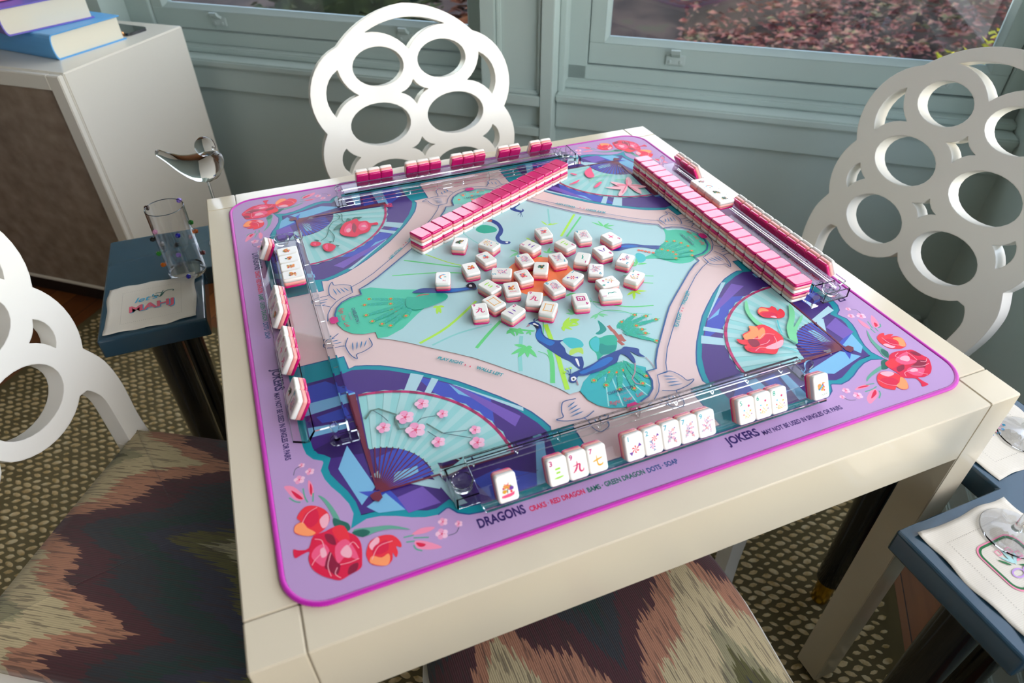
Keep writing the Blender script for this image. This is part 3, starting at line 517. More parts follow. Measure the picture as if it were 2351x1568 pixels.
# ---------------- printed playing mat ----------------
ART = [['s','bamT',3,1,-188,-101,-148,-90,-100,-88],['s','bamT',2,1,-60,157,-53,131,-35,87],['s','bamG',3,1,-171,113,-127,83,-95,62],['s','bamG',2.5,1,-198,78,-134,61,-97,45],['s','bamY',2,1,-135,117,-110,83,-93,66],['s','bamT',3,1,103,180,84,130],['s','bamY',4,1,137,145,85,87],['s','bamG',3,1,144,134,93,83],['s','bamY',4,1,-202,-91,-157,-71,-102,-30],['s','bamG',4.5,1,-136,-128,-110,-105,-86,-86],['s','bamG',2.5,1,48,-90,89,-121,127,-133],['s','bamG',2,1,128,-71,155,-85],['s','bamG',2,1,124,-51,165,-69],['s','bamT',2,1,52,-83,56,-116,114,-150],['s','bamT',5,1,-72,-127,-88,-161,-99,-191],['s','bamG',6,1,-49,-166,-56,-191,-71,-226],['s','bamY',6,1,-32,-116,-38,-148,-44,-182,-52,-213,-59,-243],['s','bamG',1,1,-64,-164,-56,-174,-57,-187],['s','bamG',1.4,1,-31,-106,-45,-138],['s','bamG',1.2,1,43,-122,58,-118,79,-128,90,-141],['l','bamG',10,0,-74,-150,-88,-140],['l','bamG',10,0,-74,-150,-99,-157],['l','bamG',10,0,-74,-150,-93,-166],['l','bamG',10,0,-74,-150,-81,-171],['l','bamG',10,0,-74,-150,-70,-175],['l','bamG',10,0,-74,-150,-68,-155],['l','bamG',6,0,-71,-112,-89,-115],['l','bamG',6,0,-71,-112,-82,-106],['l','bamG',6,0,-71,-112,-78,-125],['l','bamG',6,0,-71,-112,-67,-124],['l','bamG',6,0,-71,-112,-66,-112],['l','bamG',5,0,-58,-121,-65,-126],['l','bamG',5,0,-58,-121,-51,-124],['l','bamG',5,0,-58,-121,-60,-130],['l','bamY',8,0,-12,-128,6,-113],['l','bamY',8,0,-12,-128,16,-124],['l','bamY',8,0,-12,-128,11,-134],['l','bamY',8,0,-12,-128,-3,-140],['l','bamY',8,0,-12,-128,-15,-139],['l','bamG2',6,0,45,-121,30,-127],['l','bamG2',6,0,45,-121,35,-131],['l','bamG2',6,0,45,-121,57,-130],['l','bamG2',6,0,45,-121,50,-131],['l','bamG',6,0,-81,-108,-89,-116],['l','bamG',6,0,-81,-108,-80,-125],['l','bamG',6,0,-81,-108,-68,-124],['l','bamG',6,0,-81,-108,-50,-124],['l','bamG',6,0,-81,-108,-68,-114],['l','bamG',6,0,164,90,152,111],['l','bamG',6,0,164,90,164,110],['l','bamG',6,0,164,90,178,96],['l','bamG',6,0,164,90,183,86],['l','bamG',6,0,164,90,174,74],['l','bamY',5,0,79,128,75,146],['l','bamY',5,0,79,128,89,132],['l','bamY',5,0,79,128,100,128],['l','bamG',7,0,158,-32,153,-16],['l','bamG',7,0,158,-32,167,-15],['l','bamG',7,0,158,-32,174,-35],['l','bamG',7,0,158,-32,147,-34],['l','bamY',7,0,119,-92,104,-98],['l','bamY',7,0,119,-92,108,-111],['l','bamY',7,0,119,-92,124,-103],['l','bamY',7,0,119,-92,136,-99],['l','bamG',6,0,44,49,40,57],['l','bamG',6,0,44,49,54,62],['l','bamG',6,0,44,49,55,51],['l','bamG',6,0,30,47,21,44],['l','bamG',6,0,30,47,31,40],['l','bamG',6,0,33,-63,21,-67],['l','bamG',6,0,33,-63,31,-74],['l','bamG',6,0,33,-63,40,-72],['l','bamY',5,0,35,95,30,105],['l','bamY',5,0,35,95,39,86],['l','bamG2',7,0,14,-110,11,-95],['l','bamG2',7,0,14,-110,21,-88],['l','bamG2',7,0,14,-110,4,-103],['l','bamY',8,0,3,-119,-14,-133],['l','bamY',8,0,3,-119,16,-124],['l','bamY',8,0,3,-119,10,-133],['l','bamY',8,0,3,-119,-7,-126],['l','bamG2',6,0,2,69,-7,80],['l','bamG2',6,0,2,69,-8,59],['l','bamG2',6,0,2,69,-17,59],['l','bamY',8,0,-156,-21,-164,-22],['l','bamY',8,0,-156,-21,-148,-26],['l','bamY',8,0,-156,-21,-163,-39],['l','bamY',8,0,-156,-21,-157,-39],['l','bamY',1,0,198,-89,200,-95],['c','sun',0,0,1,-7],['p','lobeG',0,0,-250,46,-268,44,-281,37,-290,26,-295,12,-296,0,-295,-12,-290,-26,-281,-37,-268,-44,-251,-46,-251,-60,-238,-62,-215,-52,-190,-30,-165,-10,-150,8,-160,24,-200,40,-235,60,-251,60],['e','',6,0,-183,3,-243,32],['e','',6,0,-183,3,-214,21],['e','',6,0,-183,3,-252,20],['e','',6,0,-183,3,-217,9],['e','',6,0,-183,3,-219,-4],['e','',6,0,-183,3,-255,-5],['e','',6,0,-183,3,-214,-12],['e','',6,0,-183,3,-210,-21],['e','',6,0,-183,3,-204,-27],['e','',6,0,-183,3,-250,-22],['e','',6,0,-183,3,-239,-33],['e','',6,0,-183,3,-229,-41],['p','feath',0,1,-196,4,-191,15,-179,10,-171,16,-146,8,-136,-1,-142,-12,-166,-19,-179,-20,-190,-18,-198,-6],['p','brown',0,1,-180,10,-172,14,-160,11,-162,9,-173,11],['p','blueN',0,1,-182,23,-168,28,-154,24,-126,12,-108,7,-102,8,-97,13,-92,13,-91,6,-92,-3,-99,-2,-111,-1,-128,1,-146,7,-169,17],['p','blueB',0,1,-132,12,-109,5,-102,1,-110,1,-127,3,-136,7],['p','ink',0,1,-104,9,-97,15,-91,13,-91,1,-99,-1],['p','white',0,1,-99,10,-96,10,-96,5,-100,6],['p','lobeT',0,0,-46,-251,-44,-268,-37,-281,-26,-290,-12,-295,0,-296,12,-295,26,-290,37,-281,44,-268,46,-251,50,-243,30,-225,0,-215,-35,-238],['s','lobeL',1.6,0,-26,-287,-6,-240],['s','lobeL',1.6,0,-10,-293,2,-240],['s','lobeL',1.6,0,8,-293,8,-240],['s','lobeL',1.6,0,26,-288,14,-240],['s','lobeL',1.6,0,38,-276,20,-240],['e','',6,0,28,-216,-4,-229],['e','',6,0,28,-216,3,-235],['e','',6,0,28,-216,11,-238],['e','',6,0,28,-216,21,-238],['e','',6,0,28,-216,33,-235],['e','',6,0,28,-216,-22,-241],['e','',6,0,28,-216,-12,-254],['e','',6,0,28,-216,0,-267],['e','',6,0,28,-216,17,-272],['e','',6,0,28,-216,31,-268],['e','',6,0,28,-216,42,-258],['e','',6,0,49,-164,67,-150],['e','',6,0,49,-164,74,-155],['e','',6,0,49,-164,91,-143],['e','',6,0,49,-164,104,-151],['e','',6,0,49,-164,113,-163],['e','',6,0,49,-164,81,-165],['e','',6,0,49,-164,84,-175],['e','',6,0,49,-164,84,-184],['e','',6,0,49,-164,76,-191],['e','',6,0,49,-164,89,-204],['p','feath2',0,1,-25,-155,-17,-153,-9,-156,-3,-164,-3,-174,-9,-178,-21,-175,-24,-167],['p','bamY2',0,1,-26,-179,-19,-176,-8,-179,-12,-191,-16,-185,-23,-186,-29,-187],['p','blueN',0,1,-54,-107,-47,-104,-41,-108,-39,-117,-43,-131,-42,-143,-34,-152,-24,-156,-30,-159,-29,-171,-31,-182,-25,-191,-17,-194,-16,-197,-20,-209,-27,-217,-31,-211,-34,-198,-41,-187,-48,-170,-53,-155,-56,-145,-54,-132,-48,-122,-49,-110],['p','blueB',0,1,-54,-133,-47,-124,-42,-122,-45,-132,-44,-144,-36,-155,-45,-160,-52,-148,-55,-141],['p','white',0,1,-48,-109,-45,-108,-42,-115,-45,-115],['p','ink',0,1,-48,-111,-43,-116,-45,-121,-47,-119],['p','skin',0,1,-59,-112,-53,-107,-53,-111],['s','blueN',0.8,0,-45,-106,-43,-99],['s','blueN',0.8,0,-45,-106,-40,-98],['s','blueN',0.8,0,-45,-106,-38,-102],['s','blueN',0.8,0,-45,-106,-36,-102],['p','white',0,1,-26,-196,-23,-197,-26,-209,-28,-210],['p','feath',0,1,7,-170,19,-164,23,-169,35,-168,45,-174,36,-193,25,-203,11,-202,0,-209,4,-196,2,-183],['p','feath2',0,1,7,-172,18,-166,21,-172,9,-193,4,-187],['p','feathD',0,1,38,-134,41,-147,39,-158,27,-163,22,-159,32,-153],['p','feathD',0,1,18,-180,25,-187,36,-190,30,-198,14,-202,9,-196],['s','brown',5,0,46,-150,46,-163],['s','brown',5,0,47,-160,47,-173],['s','brown',5,0,47,-169,46,-186],['s','brown',5,0,47,-175,51,-188],['s','brown',5,0,43,-183,45,-194],['s','brown',5,0,51,-173,50,-184],['p','blueN',0,1,-49,-227,-44,-221,-35,-218,-17,-215,-3,-211,4,-207,19,-204,28,-202,38,-201,44,-198,52,-203,59,-209,56,-217,59,-226,52,-221,46,-209,45,-222,42,-231,39,-230,38,-219,34,-210,29,-212,20,-222,8,-225,-2,-228,-18,-229,-30,-229,-37,-227,-43,-235,-49,-235,-51,-231],['p','blueB',0,1,-32,-221,-16,-218,2,-211,15,-209,19,-214,3,-222,-16,-224,-29,-226],['p','white',0,1,-46,-226,-41,-226,-41,-231,-46,-233,-48,-231],['p','ink',0,1,-45,-228,-43,-229,-44,-231,-46,-231],['s','skin',1.6,0,41,-232,32,-247,23,-256,23,-265,28,-269],['s','skin',1,0,59,-227,60,-238,59,-251],['s','skin',1.6,0,-42,-233,-44,-242],['s','blueN',0.8,0,-45,-222,-49,-214],['c','bamY',1.8,0,-49,-214],['s','blueN',0.8,0,-45,-222,-44,-210],['c','bamY',1.8,0,-44,-210],['s','blueN',0.8,0,-45,-222,-39,-210],['c','bamY',1.8,0,-39,-210],['p','feath',0,1,-34,164,-21,170,-8,160,-4,149,-9,141,-28,143,-37,155],['p','blueN',0,1,-9,185,0,182,7,167,6,145,-1,130,-9,122,-9,111,2,103,-2,97,-12,100,-17,111,-15,125,-2,143,0,161],['p','brown',0,1,-11,183,-1,180,-4,174,-11,178],['p','white',0,1,-6,105,-1,104,-4,100],['p','blueN',0,1,42,205,50,215,62,216,64,213,51,203,58,191,62,197,62,190,55,185,45,195],['s','blueN',0.8,0,55,187,46,179],['s','blueN',0.8,0,55,187,48,172],['s','blueN',0.8,0,55,187,51,170],['p','lobeM',0,0,-44,258,-44,268,-37,281,-26,290,-12,295,0,296,12,295,26,290,37,281,44,268,46,251,20,246,-20,248],['c','sun',2.6,0,-30,270],['c','sun',2.6,0,-18,282],['c','sun',2.6,0,-4,276],['c','sun',2.6,0,10,284],['c','sun',2.6,0,22,272],['c','sun',2.6,0,-8,262],['p','lobeG',0,1,254,50,256,39,270,36,287,23,297,2,298,-18,289,-36,272,-47,256,-49,238,-57,219,-54,206,-41,195,-29,171,-21,197,-14,219,-2,234,11,246,29],['e','',5,0,185,-23,236,9],['e','',5,0,185,-23,248,5],['e','',5,0,185,-23,255,-4],['e','',5,0,185,-23,260,-16],['e','',5,0,185,-23,216,-9],['e','',5,0,185,-23,223,-16],['e','',5,0,185,-23,228,-23],['e','',5,0,185,-23,257,-31],['e','',5,0,185,-23,250,-43],['e','',5,0,185,-23,228,-31],['e','',5,0,185,-23,222,-41],['p','feath2',0,1,169,-8,177,-4,182,-14,176,-27,163,-29],['p','blueN',0,1,142,18,165,28,181,23,197,12,220,1,217,-1,209,-6,188,9,168,13,152,12],['p','blueB',0,1,159,22,174,22,187,13,170,15],['c','brown2',2.6,0,181,2],['c','brown2',2.6,0,185,-1],['c','brown2',2.6,0,189,-5],['c','brown2',2.6,0,193,-9],['c','brown2',2.6,0,198,-13],['R0','',0,0],['s','navy',1.3,1,-262,-57,-261,-72,-267,-78,-276,-82,-284,-84,-285,-93,-291,-83,-294,-67,-293,-57,-288,-46],['s','navy',1.3,1,-262,57,-261,72,-267,78,-276,82,-284,84,-285,93,-291,83,-294,67,-293,57,-288,46],['l','navyb',2.6,0,-266,-60,-272,-73],['l','navyb',2.6,0,-272,-59,-277,-74],['l','navyb',2.6,0,-278,-58,-282,-75],['l','navyb',2.6,0,-284,-57,-287,-76],['s','navy',1.2,1,-298,-32,-306,-38,-316,-42,-321,-54,-311,-60,-300,-60,-294,-62],['l','navyb',2.6,0,-297,-52,-309,-52],['l','navyb',2.6,0,-300,-46,-312,-46],['l','navyb',2.6,0,-303,-40,-315,-40],['l','navyb',2.6,0,-266,60,-272,73],['l','navyb',2.6,0,-272,59,-277,74],['l','navyb',2.6,0,-278,58,-282,75],['l','navyb',2.6,0,-284,57,-287,76],['s','navy',1.2,1,-298,32,-306,38,-316,42,-321,54,-311,60,-300,60,-294,62],['l','navyb',2.6,0,-297,52,-309,52],['l','navyb',2.6,0,-300,46,-312,46],['l','navyb',2.6,0,-303,40,-315,40],['p','mag',0,0,-304,-6,-299,-9,-293,-6,-293,5,-299,8,-304,5],['p','leafG',0,1,-366,-289,-360,-295,-354,-310,-350,-328,-354,-332,-357,-317,-361,-301],['p','leafG',0,1,-339,-344,-322,-348,-304,-353,-287,-365,-305,-357,-320,-355,-330,-356,-338,-350],['p','leafD',0,1,-356,-323,-350,-328,-343,-335,-343,-343,-351,-342,-357,-332],['p','leafD',0,1,-342,-347,-331,-347,-325,-353,-333,-356],['p','crim',0,1,-358,-334,-348,-336,-346,-344,-339,-352,-336,-364,-339,-382,-342,-389,-353,-392,-362,-394,-370,-389,-377,-383,-384,-373,-386,-361,-384,-353,-392,-354,-398,-355,-398,-345,-393,-348,-384,-349,-378,-337,-367,-336],['p','red2',0,1,-358,-334,-348,-336,-345,-353,-353,-356,-359,-342],['p','rose',0,1,-360,-357,-349,-352,-343,-366,-342,-379,-352,-371,-361,-376],['p','rose2',0,1,-356,-364,-349,-359,-346,-368,-349,-374,-355,-370],['p','rose',0,1,-378,-351,-369,-350,-366,-362,-373,-374,-379,-368,-383,-359],['p','rose2',0,1,-374,-355,-370,-354,-369,-363,-374,-364],['p','wine',0,1,-366,-360,-362,-373,-359,-379,-364,-388,-370,-380,-373,-375],['p','wine',0,1,-351,-383,-343,-382,-346,-390,-354,-391],['p','wine',0,1,-367,-339,-360,-343,-359,-355,-366,-349],['s','pinkl',0.7,1,-350,-363,-343,-358,-339,-367],['s','pinkl',0.7,1,-359,-378,-350,-379,-341,-378],['s','pinkl',0.7,1,-373,-359,-380,-364,-384,-369],['s','pinkl',0.7,1,-370,-355,-371,-345,-377,-341],['s','pinkl',0.7,1,-362,-380,-365,-386,-361,-392],['s','pinkl',0.7,1,-365,-362,-370,-375,-369,-387],['p','red2',0,1,-390,-309,-381,-299,-371,-301,-362,-310,-359,-321,-364,-331,-373,-336,-383,-335,-394,-327,-393,-318,-387,-315],['p','rose2',0,1,-369,-320,-361,-315,-360,-322,-363,-330,-368,-331],['p','orange',0,1,-394,-326,-392,-318,-385,-317,-382,-325,-375,-334,-383,-335],['p','crim',0,1,-381,-307,-370,-306,-370,-320,-379,-326,-385,-316],['s','pinkl',0.7,1,-386,-318,-379,-308,-369,-304],['p','red2',0,1,-333,-373,-327,-363,-315,-361,-305,-365,-300,-375,-301,-381,-305,-378,-305,-385,-308,-390,-310,-384,-312,-391,-319,-395,-331,-389,-334,-380],['p','rose2',0,1,-329,-367,-320,-361,-319,-367,-327,-374],['p','orange',0,1,-332,-387,-329,-380,-321,-385,-314,-383,-314,-390,-319,-395],['p','crim',0,1,-324,-370,-312,-368,-313,-379,-322,-381,-328,-377],['s','pinkl',0.7,1,-330,-384,-321,-372,-307,-371],['p','pinkb',0,1,-397,-264,-388,-268,-379,-285,-382,-289,-389,-285,-395,-272],['p','crim',0,1,-391,-272,-384,-281,-381,-288,-387,-284],['p','pinkb',0,1,-372,-265,-369,-274,-370,-286,-373,-287,-374,-276],['p','crim',0,1,-371,-270,-370,-278,-372,-286,-373,-281],['p','pinkb',0,1,-288,-371,-277,-367,-264,-371,-274,-374],['p','pinkb',0,1,-287,-379,-277,-383,-264,-395,-274,-394,-286,-388],['p','crim',0,1,-286,-381,-278,-386,-281,-388,-285,-386],['s','leafG',1.6,1,-394,-281,-389,-288,-384,-291],['s','leafG',1.6,1,-379,-274,-379,-285,-377,-294],['s','leafG',1.6,1,-370,-284,-372,-295],['s','leafG',1.6,1,-296,-371,-286,-372],['s','leafG',1.6,1,-287,-375,-273,-380],['s','leafG',1.6,1,-295,-377,-287,-379],['s','leafG',1.6,1,-289,-383,-288,-388,-283,-392],['f','blossom',6,0,-381,-261],['f','blossom',5,0,-369,-254],['f','blossom',3.5,0,-376,-242],['f','blossom',6.5,0,-260,-381],['f','blossom',5,0,-255,-368],['f','blossom',4,0,-241,-376],['s','stem',0.6,1,-386,-253,-383,-245,-377,-243],['s','stem',0.6,1,-255,-385,-247,-385,-242,-380],['R1','',0,0],['s','branch',2.6,0,-298,-202,-289,-191,-280,-191,-263,-208,-266,-222,-265,-232,-255,-234],['s','stem',0.9,1,-286,-192,-279,-203,-274,-215],['s','stem',0.9,1,-243,-229,-236,-225,-221,-227],['s','stem',0.9,1,-221,-256,-194,-262],['s','stem',0.9,1,-221,-256,-193,-275],['s','stem',0.9,1,-236,-247,-228,-261],['s','branch',2,0,-234,-235,-228,-245,-221,-256],['f','blossom',11,0,-254,-216],['f','blossom',12,0,-248,-240],['f','blossom',8.5,0,-281,-223],['f','blossom',9,0,-230,-202],['f','blossom',7,0,-212,-227],['f','blossom',7,0,-185,-265],['f','blossom',8,0,-229,-267],['f','blossom',9,0,-189,-284],['s','leafD',1.4,1,-244,298,-239,290,-242,278,-253,271,-262,256,-264,248,-271,228,-281,218],['s','leafD',1.4,1,-237,295,-234,291,-237,273,-234,263],['s','leafD',1.4,1,-263,248,-259,229,-260,218,-264,206],['p','leafD',0,1,-257,242,-250,255,-239,262,-244,249],['p','leafD',0,1,-221,267,-216,274,-203,270,-213,265],['p','leafD',0,1,-231,268,-227,275,-223,268,-228,261],['p','leafD',0,1,-291,225,-286,223,-284,218,-288,218],['p','leafD',0,1,-270,211,-265,210,-269,204],['p','leafD',0,1,-262,197,-256,192,-259,190],['p','crim',0,1,-235,261,-226,264,-219,267,-213,268,-211,257,-200,255,-195,244,-184,243,-184,234,-194,236,-200,223,-207,216,-219,214,-227,209,-242,218,-248,230,-244,246],['p','rose',0,1,-237,246,-226,257,-225,241,-233,230,-241,230],['p','rose',0,1,-212,248,-202,250,-201,232,-212,224,-217,235],['p','rose2',0,1,-237,237,-231,241,-230,232,-236,227],['p','wine',0,1,-221,255,-219,239,-226,222,-227,239],['p','rose2',0,1,-212,239,-205,242,-204,233],['p','crim',0,1,-299,211,-296,219,-288,218,-282,210,-286,204,-294,204],['p','crim',0,1,-282,199,-278,206,-270,205,-262,194,-265,185,-272,179,-280,185],['p','rose',0,1,-279,198,-273,204,-276,186],['p','rose',0,1,-295,213,-290,215,-291,207],['p','bamG2',0,1,249,-177,254,-175,241,-200,240,-222,242,-232,233,-227,233,-212,238,-193],['p','bamG2',0,1,304,-203,302,-216,291,-231,275,-248,291,-238,304,-230,298,-238,273,-256,258,-277,253,-268,266,-245,285,-227],['s','leafG',3,1,244,-236,249,-256,256,-278],['s','feath2',1.6,1,265,-227,257,-241,252,-253],['s','feath2',1.4,1,234,-274,241,-282,247,-292],['p','red2',0,1,258,-196,264,-194,272,-200,278,-198,281,-203,279,-210,286,-207,286,-216,279,-224,271,-225,263,-221,253,-216,250,-208,252,-201],['p','orange',0,1,259,-196,267,-200,267,-206,259,-203,252,-204],['p','crim',0,1,255,-206,270,-210,272,-219,262,-220,254,-215],['p','rose2',0,1,261,-217,268,-218,267,-223],['p','red2',0,1,189,-240,197,-245,202,-235,215,-232,221,-223,227,-227,239,-227,245,-235,248,-249,247,-261,238,-272,227,-277,217,-284,205,-278,194,-273,187,-265,189,-256,194,-256,188,-251,187,-245],['p','orange',0,1,221,-223,229,-230,222,-243,209,-248,199,-246,202,-237,216,-233],['p','orange',0,1,226,-237,237,-233,230,-246,215,-252],['p','crim',0,1,216,-253,232,-247,238,-254,227,-265,212,-265,204,-254],['p','wine',0,1,201,-247,212,-251,209,-262,198,-261],['p','crim',0,1,190,-262,201,-266,207,-276,195,-273],['p','rose2',0,1,212,-269,229,-266,244,-264,235,-274,221,-276],['s','pinkl',0.9,1,228,-245,235,-247,241,-251],['s','pinkl',0.9,1,209,-262,220,-262,228,-258],['s','pinkl',0.9,1,196,-270,206,-266,212,-269],['s','pinkl',0.9,1,238,-254,234,-264,225,-274],['s','pinkl',0.9,1,209,-248,218,-250,228,-245],['p','lily',0,1,289,234,292,229,286,209,273,204,278,220],['p','lily',0,1,251,229,266,217,272,206,261,201,254,215],['p','lily',0,1,231,213,250,207,271,204,253,194],['p','lily',0,1,240,178,259,198,273,204,262,187,243,172],['p','lily',0,1,280,165,275,178,274,203,283,192,286,181],['p','lily',0,1,302,185,294,199,276,206,282,189],['s','rose',1.6,0,273,206,284,225],['s','rose',1.6,0,273,206,257,214],['s','rose',1.6,0,273,206,245,210],['s','rose',1.6,0,273,206,250,181],['s','rose',1.6,0,273,206,278,177],['s','rose',1.6,0,273,206,294,192],['p','rose',0,1,228,287,245,298,240,281,234,260,222,259,221,273],['p','rose',0,1,175,247,202,258,191,248],['p','rose',0,1,198,290,208,280,201,279],['p','rose',0,1,213,221,231,235,236,233,219,219],['s','bamG2',2,1,233,257,250,259,270,251],['s','bamG2',2,1,218,248,230,254],['s','bamG2',2,1,225,238,244,241],['s','bamG2',2,1,264,233,274,229,282,229]]
MATZ = .75
mt = thing('playing_mat', 'purple printed playing mat with peacocks, fans and flowers covering the tabletop', 'mat', (0, 0, MATZ))
o = rrect(.822, .822, .04, 8)
pr = Print(z0=.003)
def rot4(pts, k): return [((x, y), (-y, x), (-x, -y), (y, -x))[k] for x, y in pts]
def eighth(pts):                                                        # one eighth of a symmetric outline -> the whole, anticlockwise from the left axis
    q = pts+[(y, x) for x, y in pts[::-1]]                              # left axis down to the bottom axis
    out = []
    for k in range(4): out += rot4(q, k)
    r = []
    for p in out:
        if not r or math.dist(p, r[-1]) > .5: r.append(p)
    return r
pr.poly('purple', rrect(818, 818, 38, 8))
OUT8 = [(-371,0),(-372,-190),(-371,-216),(-369,-228),(-363,-238),(-354,-244),(-353.5,-247),(-358,-257),(-356,-270),(-351,-283),(-344,-296),(-338,-311),(-336,-325),(-342,-342)]
PINK8 = [(-360,-40),(-360,-79),(-300,-79),(-299,-105),(-290,-103),(-277,-107),(-260,-114),(-241,-126),(-223,-139),(-197,-161),(-178,-178)]
CRY8 = [(-183,-183),(-191,-175),(-225,-146),(-252,-127),(-279,-114),(-296,-109),(-306,-111),(-320,-113),(-361,-114),(-362,-205),(-361,-222),(-357,-232),(-344,-241),(-350,-256),(-349,-266),(-343,-280),(-336,-295),(-331,-311),(-329,-330)]
MINT8 = [(-296,0),(-295,-12),(-290,-26),(-281,-37),(-268,-44),(-251,-46),(-251,-60),(-238,-67),(-219,-81),(-191,-105),(-164,-128),(-145,-145)]
THIN8 = [(-307,0),(-304,-16),(-298,-29),(-288,-41),(-278,-48),(-262,-55),(-262,-69),(-246,-77),(-222,-94),(-195,-118),(-169,-142),(-155,-155)]
pr.poly('teal', eighth(OUT8)); pr.line('navy', 1.6, eighth(OUT8)+[OUT8[0]], False)
pr.poly('pinkf', eighth(PINK8)); pr.line('navy', 1.8, eighth(PINK8)+[PINK8[0]], False)
for k in range(4):
    c = CRY8+[(y, x) for x, y in CRY8[::-1]]
    pr.poly('cry', rot4(c, k))
    rnd = random.Random(3+k)
    fac = [('cryb', [(-225,-148),(-190,-178),(-150,-220),(-160,-260),(-200,-215)]), ('cryl', [(-361,-150),(-300,-150),(-300,-165),(-361,-170)]), ('cryb', [(-361,-120),(-330,-118),(-300,-150),(-361,-150)]),
      ('cryd', [(-361,-225),(-312,-210),(-310,-250),(-344,-244)]), ('cryl', [(-340,-262),(-325,-232),(-308,-300),(-326,-318)]), ('cryb', [(-326,-300),(-300,-330),(-280,-345),(-295,-310)]), ('cryl', [(-322,-322),(-300,-312),(-286,-340),(-312,-334)]),
      ('cryv', [(-290,-322),(-262,-318),(-250,-345),(-284,-345)]), ('cryw', [(-252,-300),(-246,-300),(-225,-355),(-236,-355)]), ('cryb', [(-210,-330),(-180,-325),(-120,-361),(-200,-361)]), ('cryl', [(-150,-361),(-135,-361),(-118,-306),(-128,-306)]),
      ('cryw', [(-228,-142),(-214,-152),(-232,-178),(-245,-172)]), ('cryw', [(-206,-160),(-199,-166),(-216,-188),(-223,-184)]), ('cryl', [(-190,-178),(-184,-184),(-168,-215),(-184,-200)]), ('cryv', [(-190,-178),(-175,-195),(-128,-262),(-140,-275),(-170,-215)]), ('cryw', [(-186,-181),(-183,-183),(-120,-250),(-122,-256)]),
      ('cryl', [(-361,-190),(-318,-196),(-320,-206),(-361,-205)]), ('cryb', [(-350,-176),(-315,-172),(-312,-192),(-345,-188)]), ('cryw', [(-310,-285),(-300,-280),(-240,-320),(-246,-328)]), ('cryb', [(-300,-262),(-270,-256),(-262,-300),(-300,-306)])]
    for c_, p in fac: pr.poly(c_, rot4(p, k))
    # the folding fan
    C = (-308, -309); pol = lambda rr, a: (C[0]+rr*math.cos(R(a)), C[1]+rr*math.sin(R(a)))
    A0, A1, NF = 0, 86, 22
    pr.poly('fan', rot4([pol(154+(1.2 if i % 2 else -1.2), A0+(A1-A0)*i/NF) for i in range(NF+1)]+[pol(62, A1+(A0-A1)*i/NF) for i in range(NF+1)], k))
    for i in range(0, NF, 2): pr.poly('fanl', rot4([pol(62, A0+(A1-A0)*i/NF), pol(151, A0+(A1-A0)*i/NF), pol(151, A0+(A1-A0)*(i+1)/NF), pol(62, A0+(A1-A0)*(i+1)/NF)], k))
    for i in range(NF): pr.poly('fanr2' if i % 2 else 'fanr', rot4([pol(149, A0+(A1-A0)*i/NF), pol(153, A0+(A1-A0)*i/NF), pol(153, A0+(A1-A0)*(i+1)/NF), pol(149, A0+(A1-A0)*(i+1)/NF)], k))
    pr.poly('cryb', rot4([C, pol(62, 2), pol(62, 30), pol(62, 50)], k)); pr.poly('cryl', rot4([pol(20, 20), pol(48, 12), pol(52, 22), pol(30, 40)], k))
    for i in range(15): pr.line('ribs', 1.3, rot4([pol(4, i*86/14), pol(63, i*86/14)], k), False)
    pr.poly('ribs', rot4([pol(155, 91), pol(155, 87), pol(0, 60), pol(0, 120)], k)); pr.line('ribs', 2.4, rot4([pol(0, -1), pol(152, -1)], k), False)
    pr.poly('ribs', rot4([(-316,-310),(-314,-317),(-309,-321),(-304,-317),(-305,-309),(-310,-307)], k))
pr.poly('mint', eighth(MINT8))
def art_items(block, k):
    for it in block:
        kd, c, w_, sm, v = it[0], it[1], it[2], it[3], it[4:]; pts = rot4([(v[i], v[i+1]) for i in range(0, len(v), 2)], k)
        if kd == 'p': pr.poly(c, crom(pts, 3) if sm else pts)
        elif kd == 's': pr.line(c, w_, pts, bool(sm))
        elif kd == 'c':
            if c == 'sun' and w_ == 0: pr.circ('sun', 8, -5, 52, 40)
            else: pr.circ(c, pts[0][0], pts[0][1], w_)
        elif kd == 'f': pr.blossom(pts[0][0], pts[0][1], w_)
        elif kd == 'l': pr.leaf(c, pts[0], pts[1], w_)
        elif kd == 'e':
            b0, p = pts; dx, dy = p[0]-b0[0], p[1]-b0[1]; d = math.hypot(dx, dy) or 1; ux, uy = dx/d, dy/d; ex = (p[0]+ux*7, p[1]+uy*7)
            st = (p[0]-ux*min(d*.75, 55), p[1]-uy*min(d*.75, 55)); pr.leaf('feath', st, ex, w_*1.9)
            for q in range(4):
                m_ = (p[0]-ux*(9+q*8), p[1]-uy*(9+q*8))
                if 9+q*8 < d*.7 and q < 3:
                    for s_ in (1, -1): pr.line('feath2', .5, [m_, (m_[0]+ux*6-s_*uy*5, m_[1]+uy*6+s_*ux*5)], False)
            pr.circ('eyeg', p[0], p[1], 3.6, 10); pr.circ('feathD', p[0], p[1], 2.9, 10); pr.circ('orr', p[0], p[1], 1.8, 8)
blocks = [[], [], []]; bi = 0
for it in ART:
    if it[0] in ('R0', 'R1'): bi += 1; continue
    blocks[bi].append(it)
art_items(blocks[0], 0)
pr.line('navy', 2.2, eighth(MINT8)+[MINT8[0]], False); pr.line('navy', 1.2, eighth(THIN8)+[THIN8[0]], False)
for k in range(4): art_items(blocks[1], k)
art_items(blocks[2], 0)
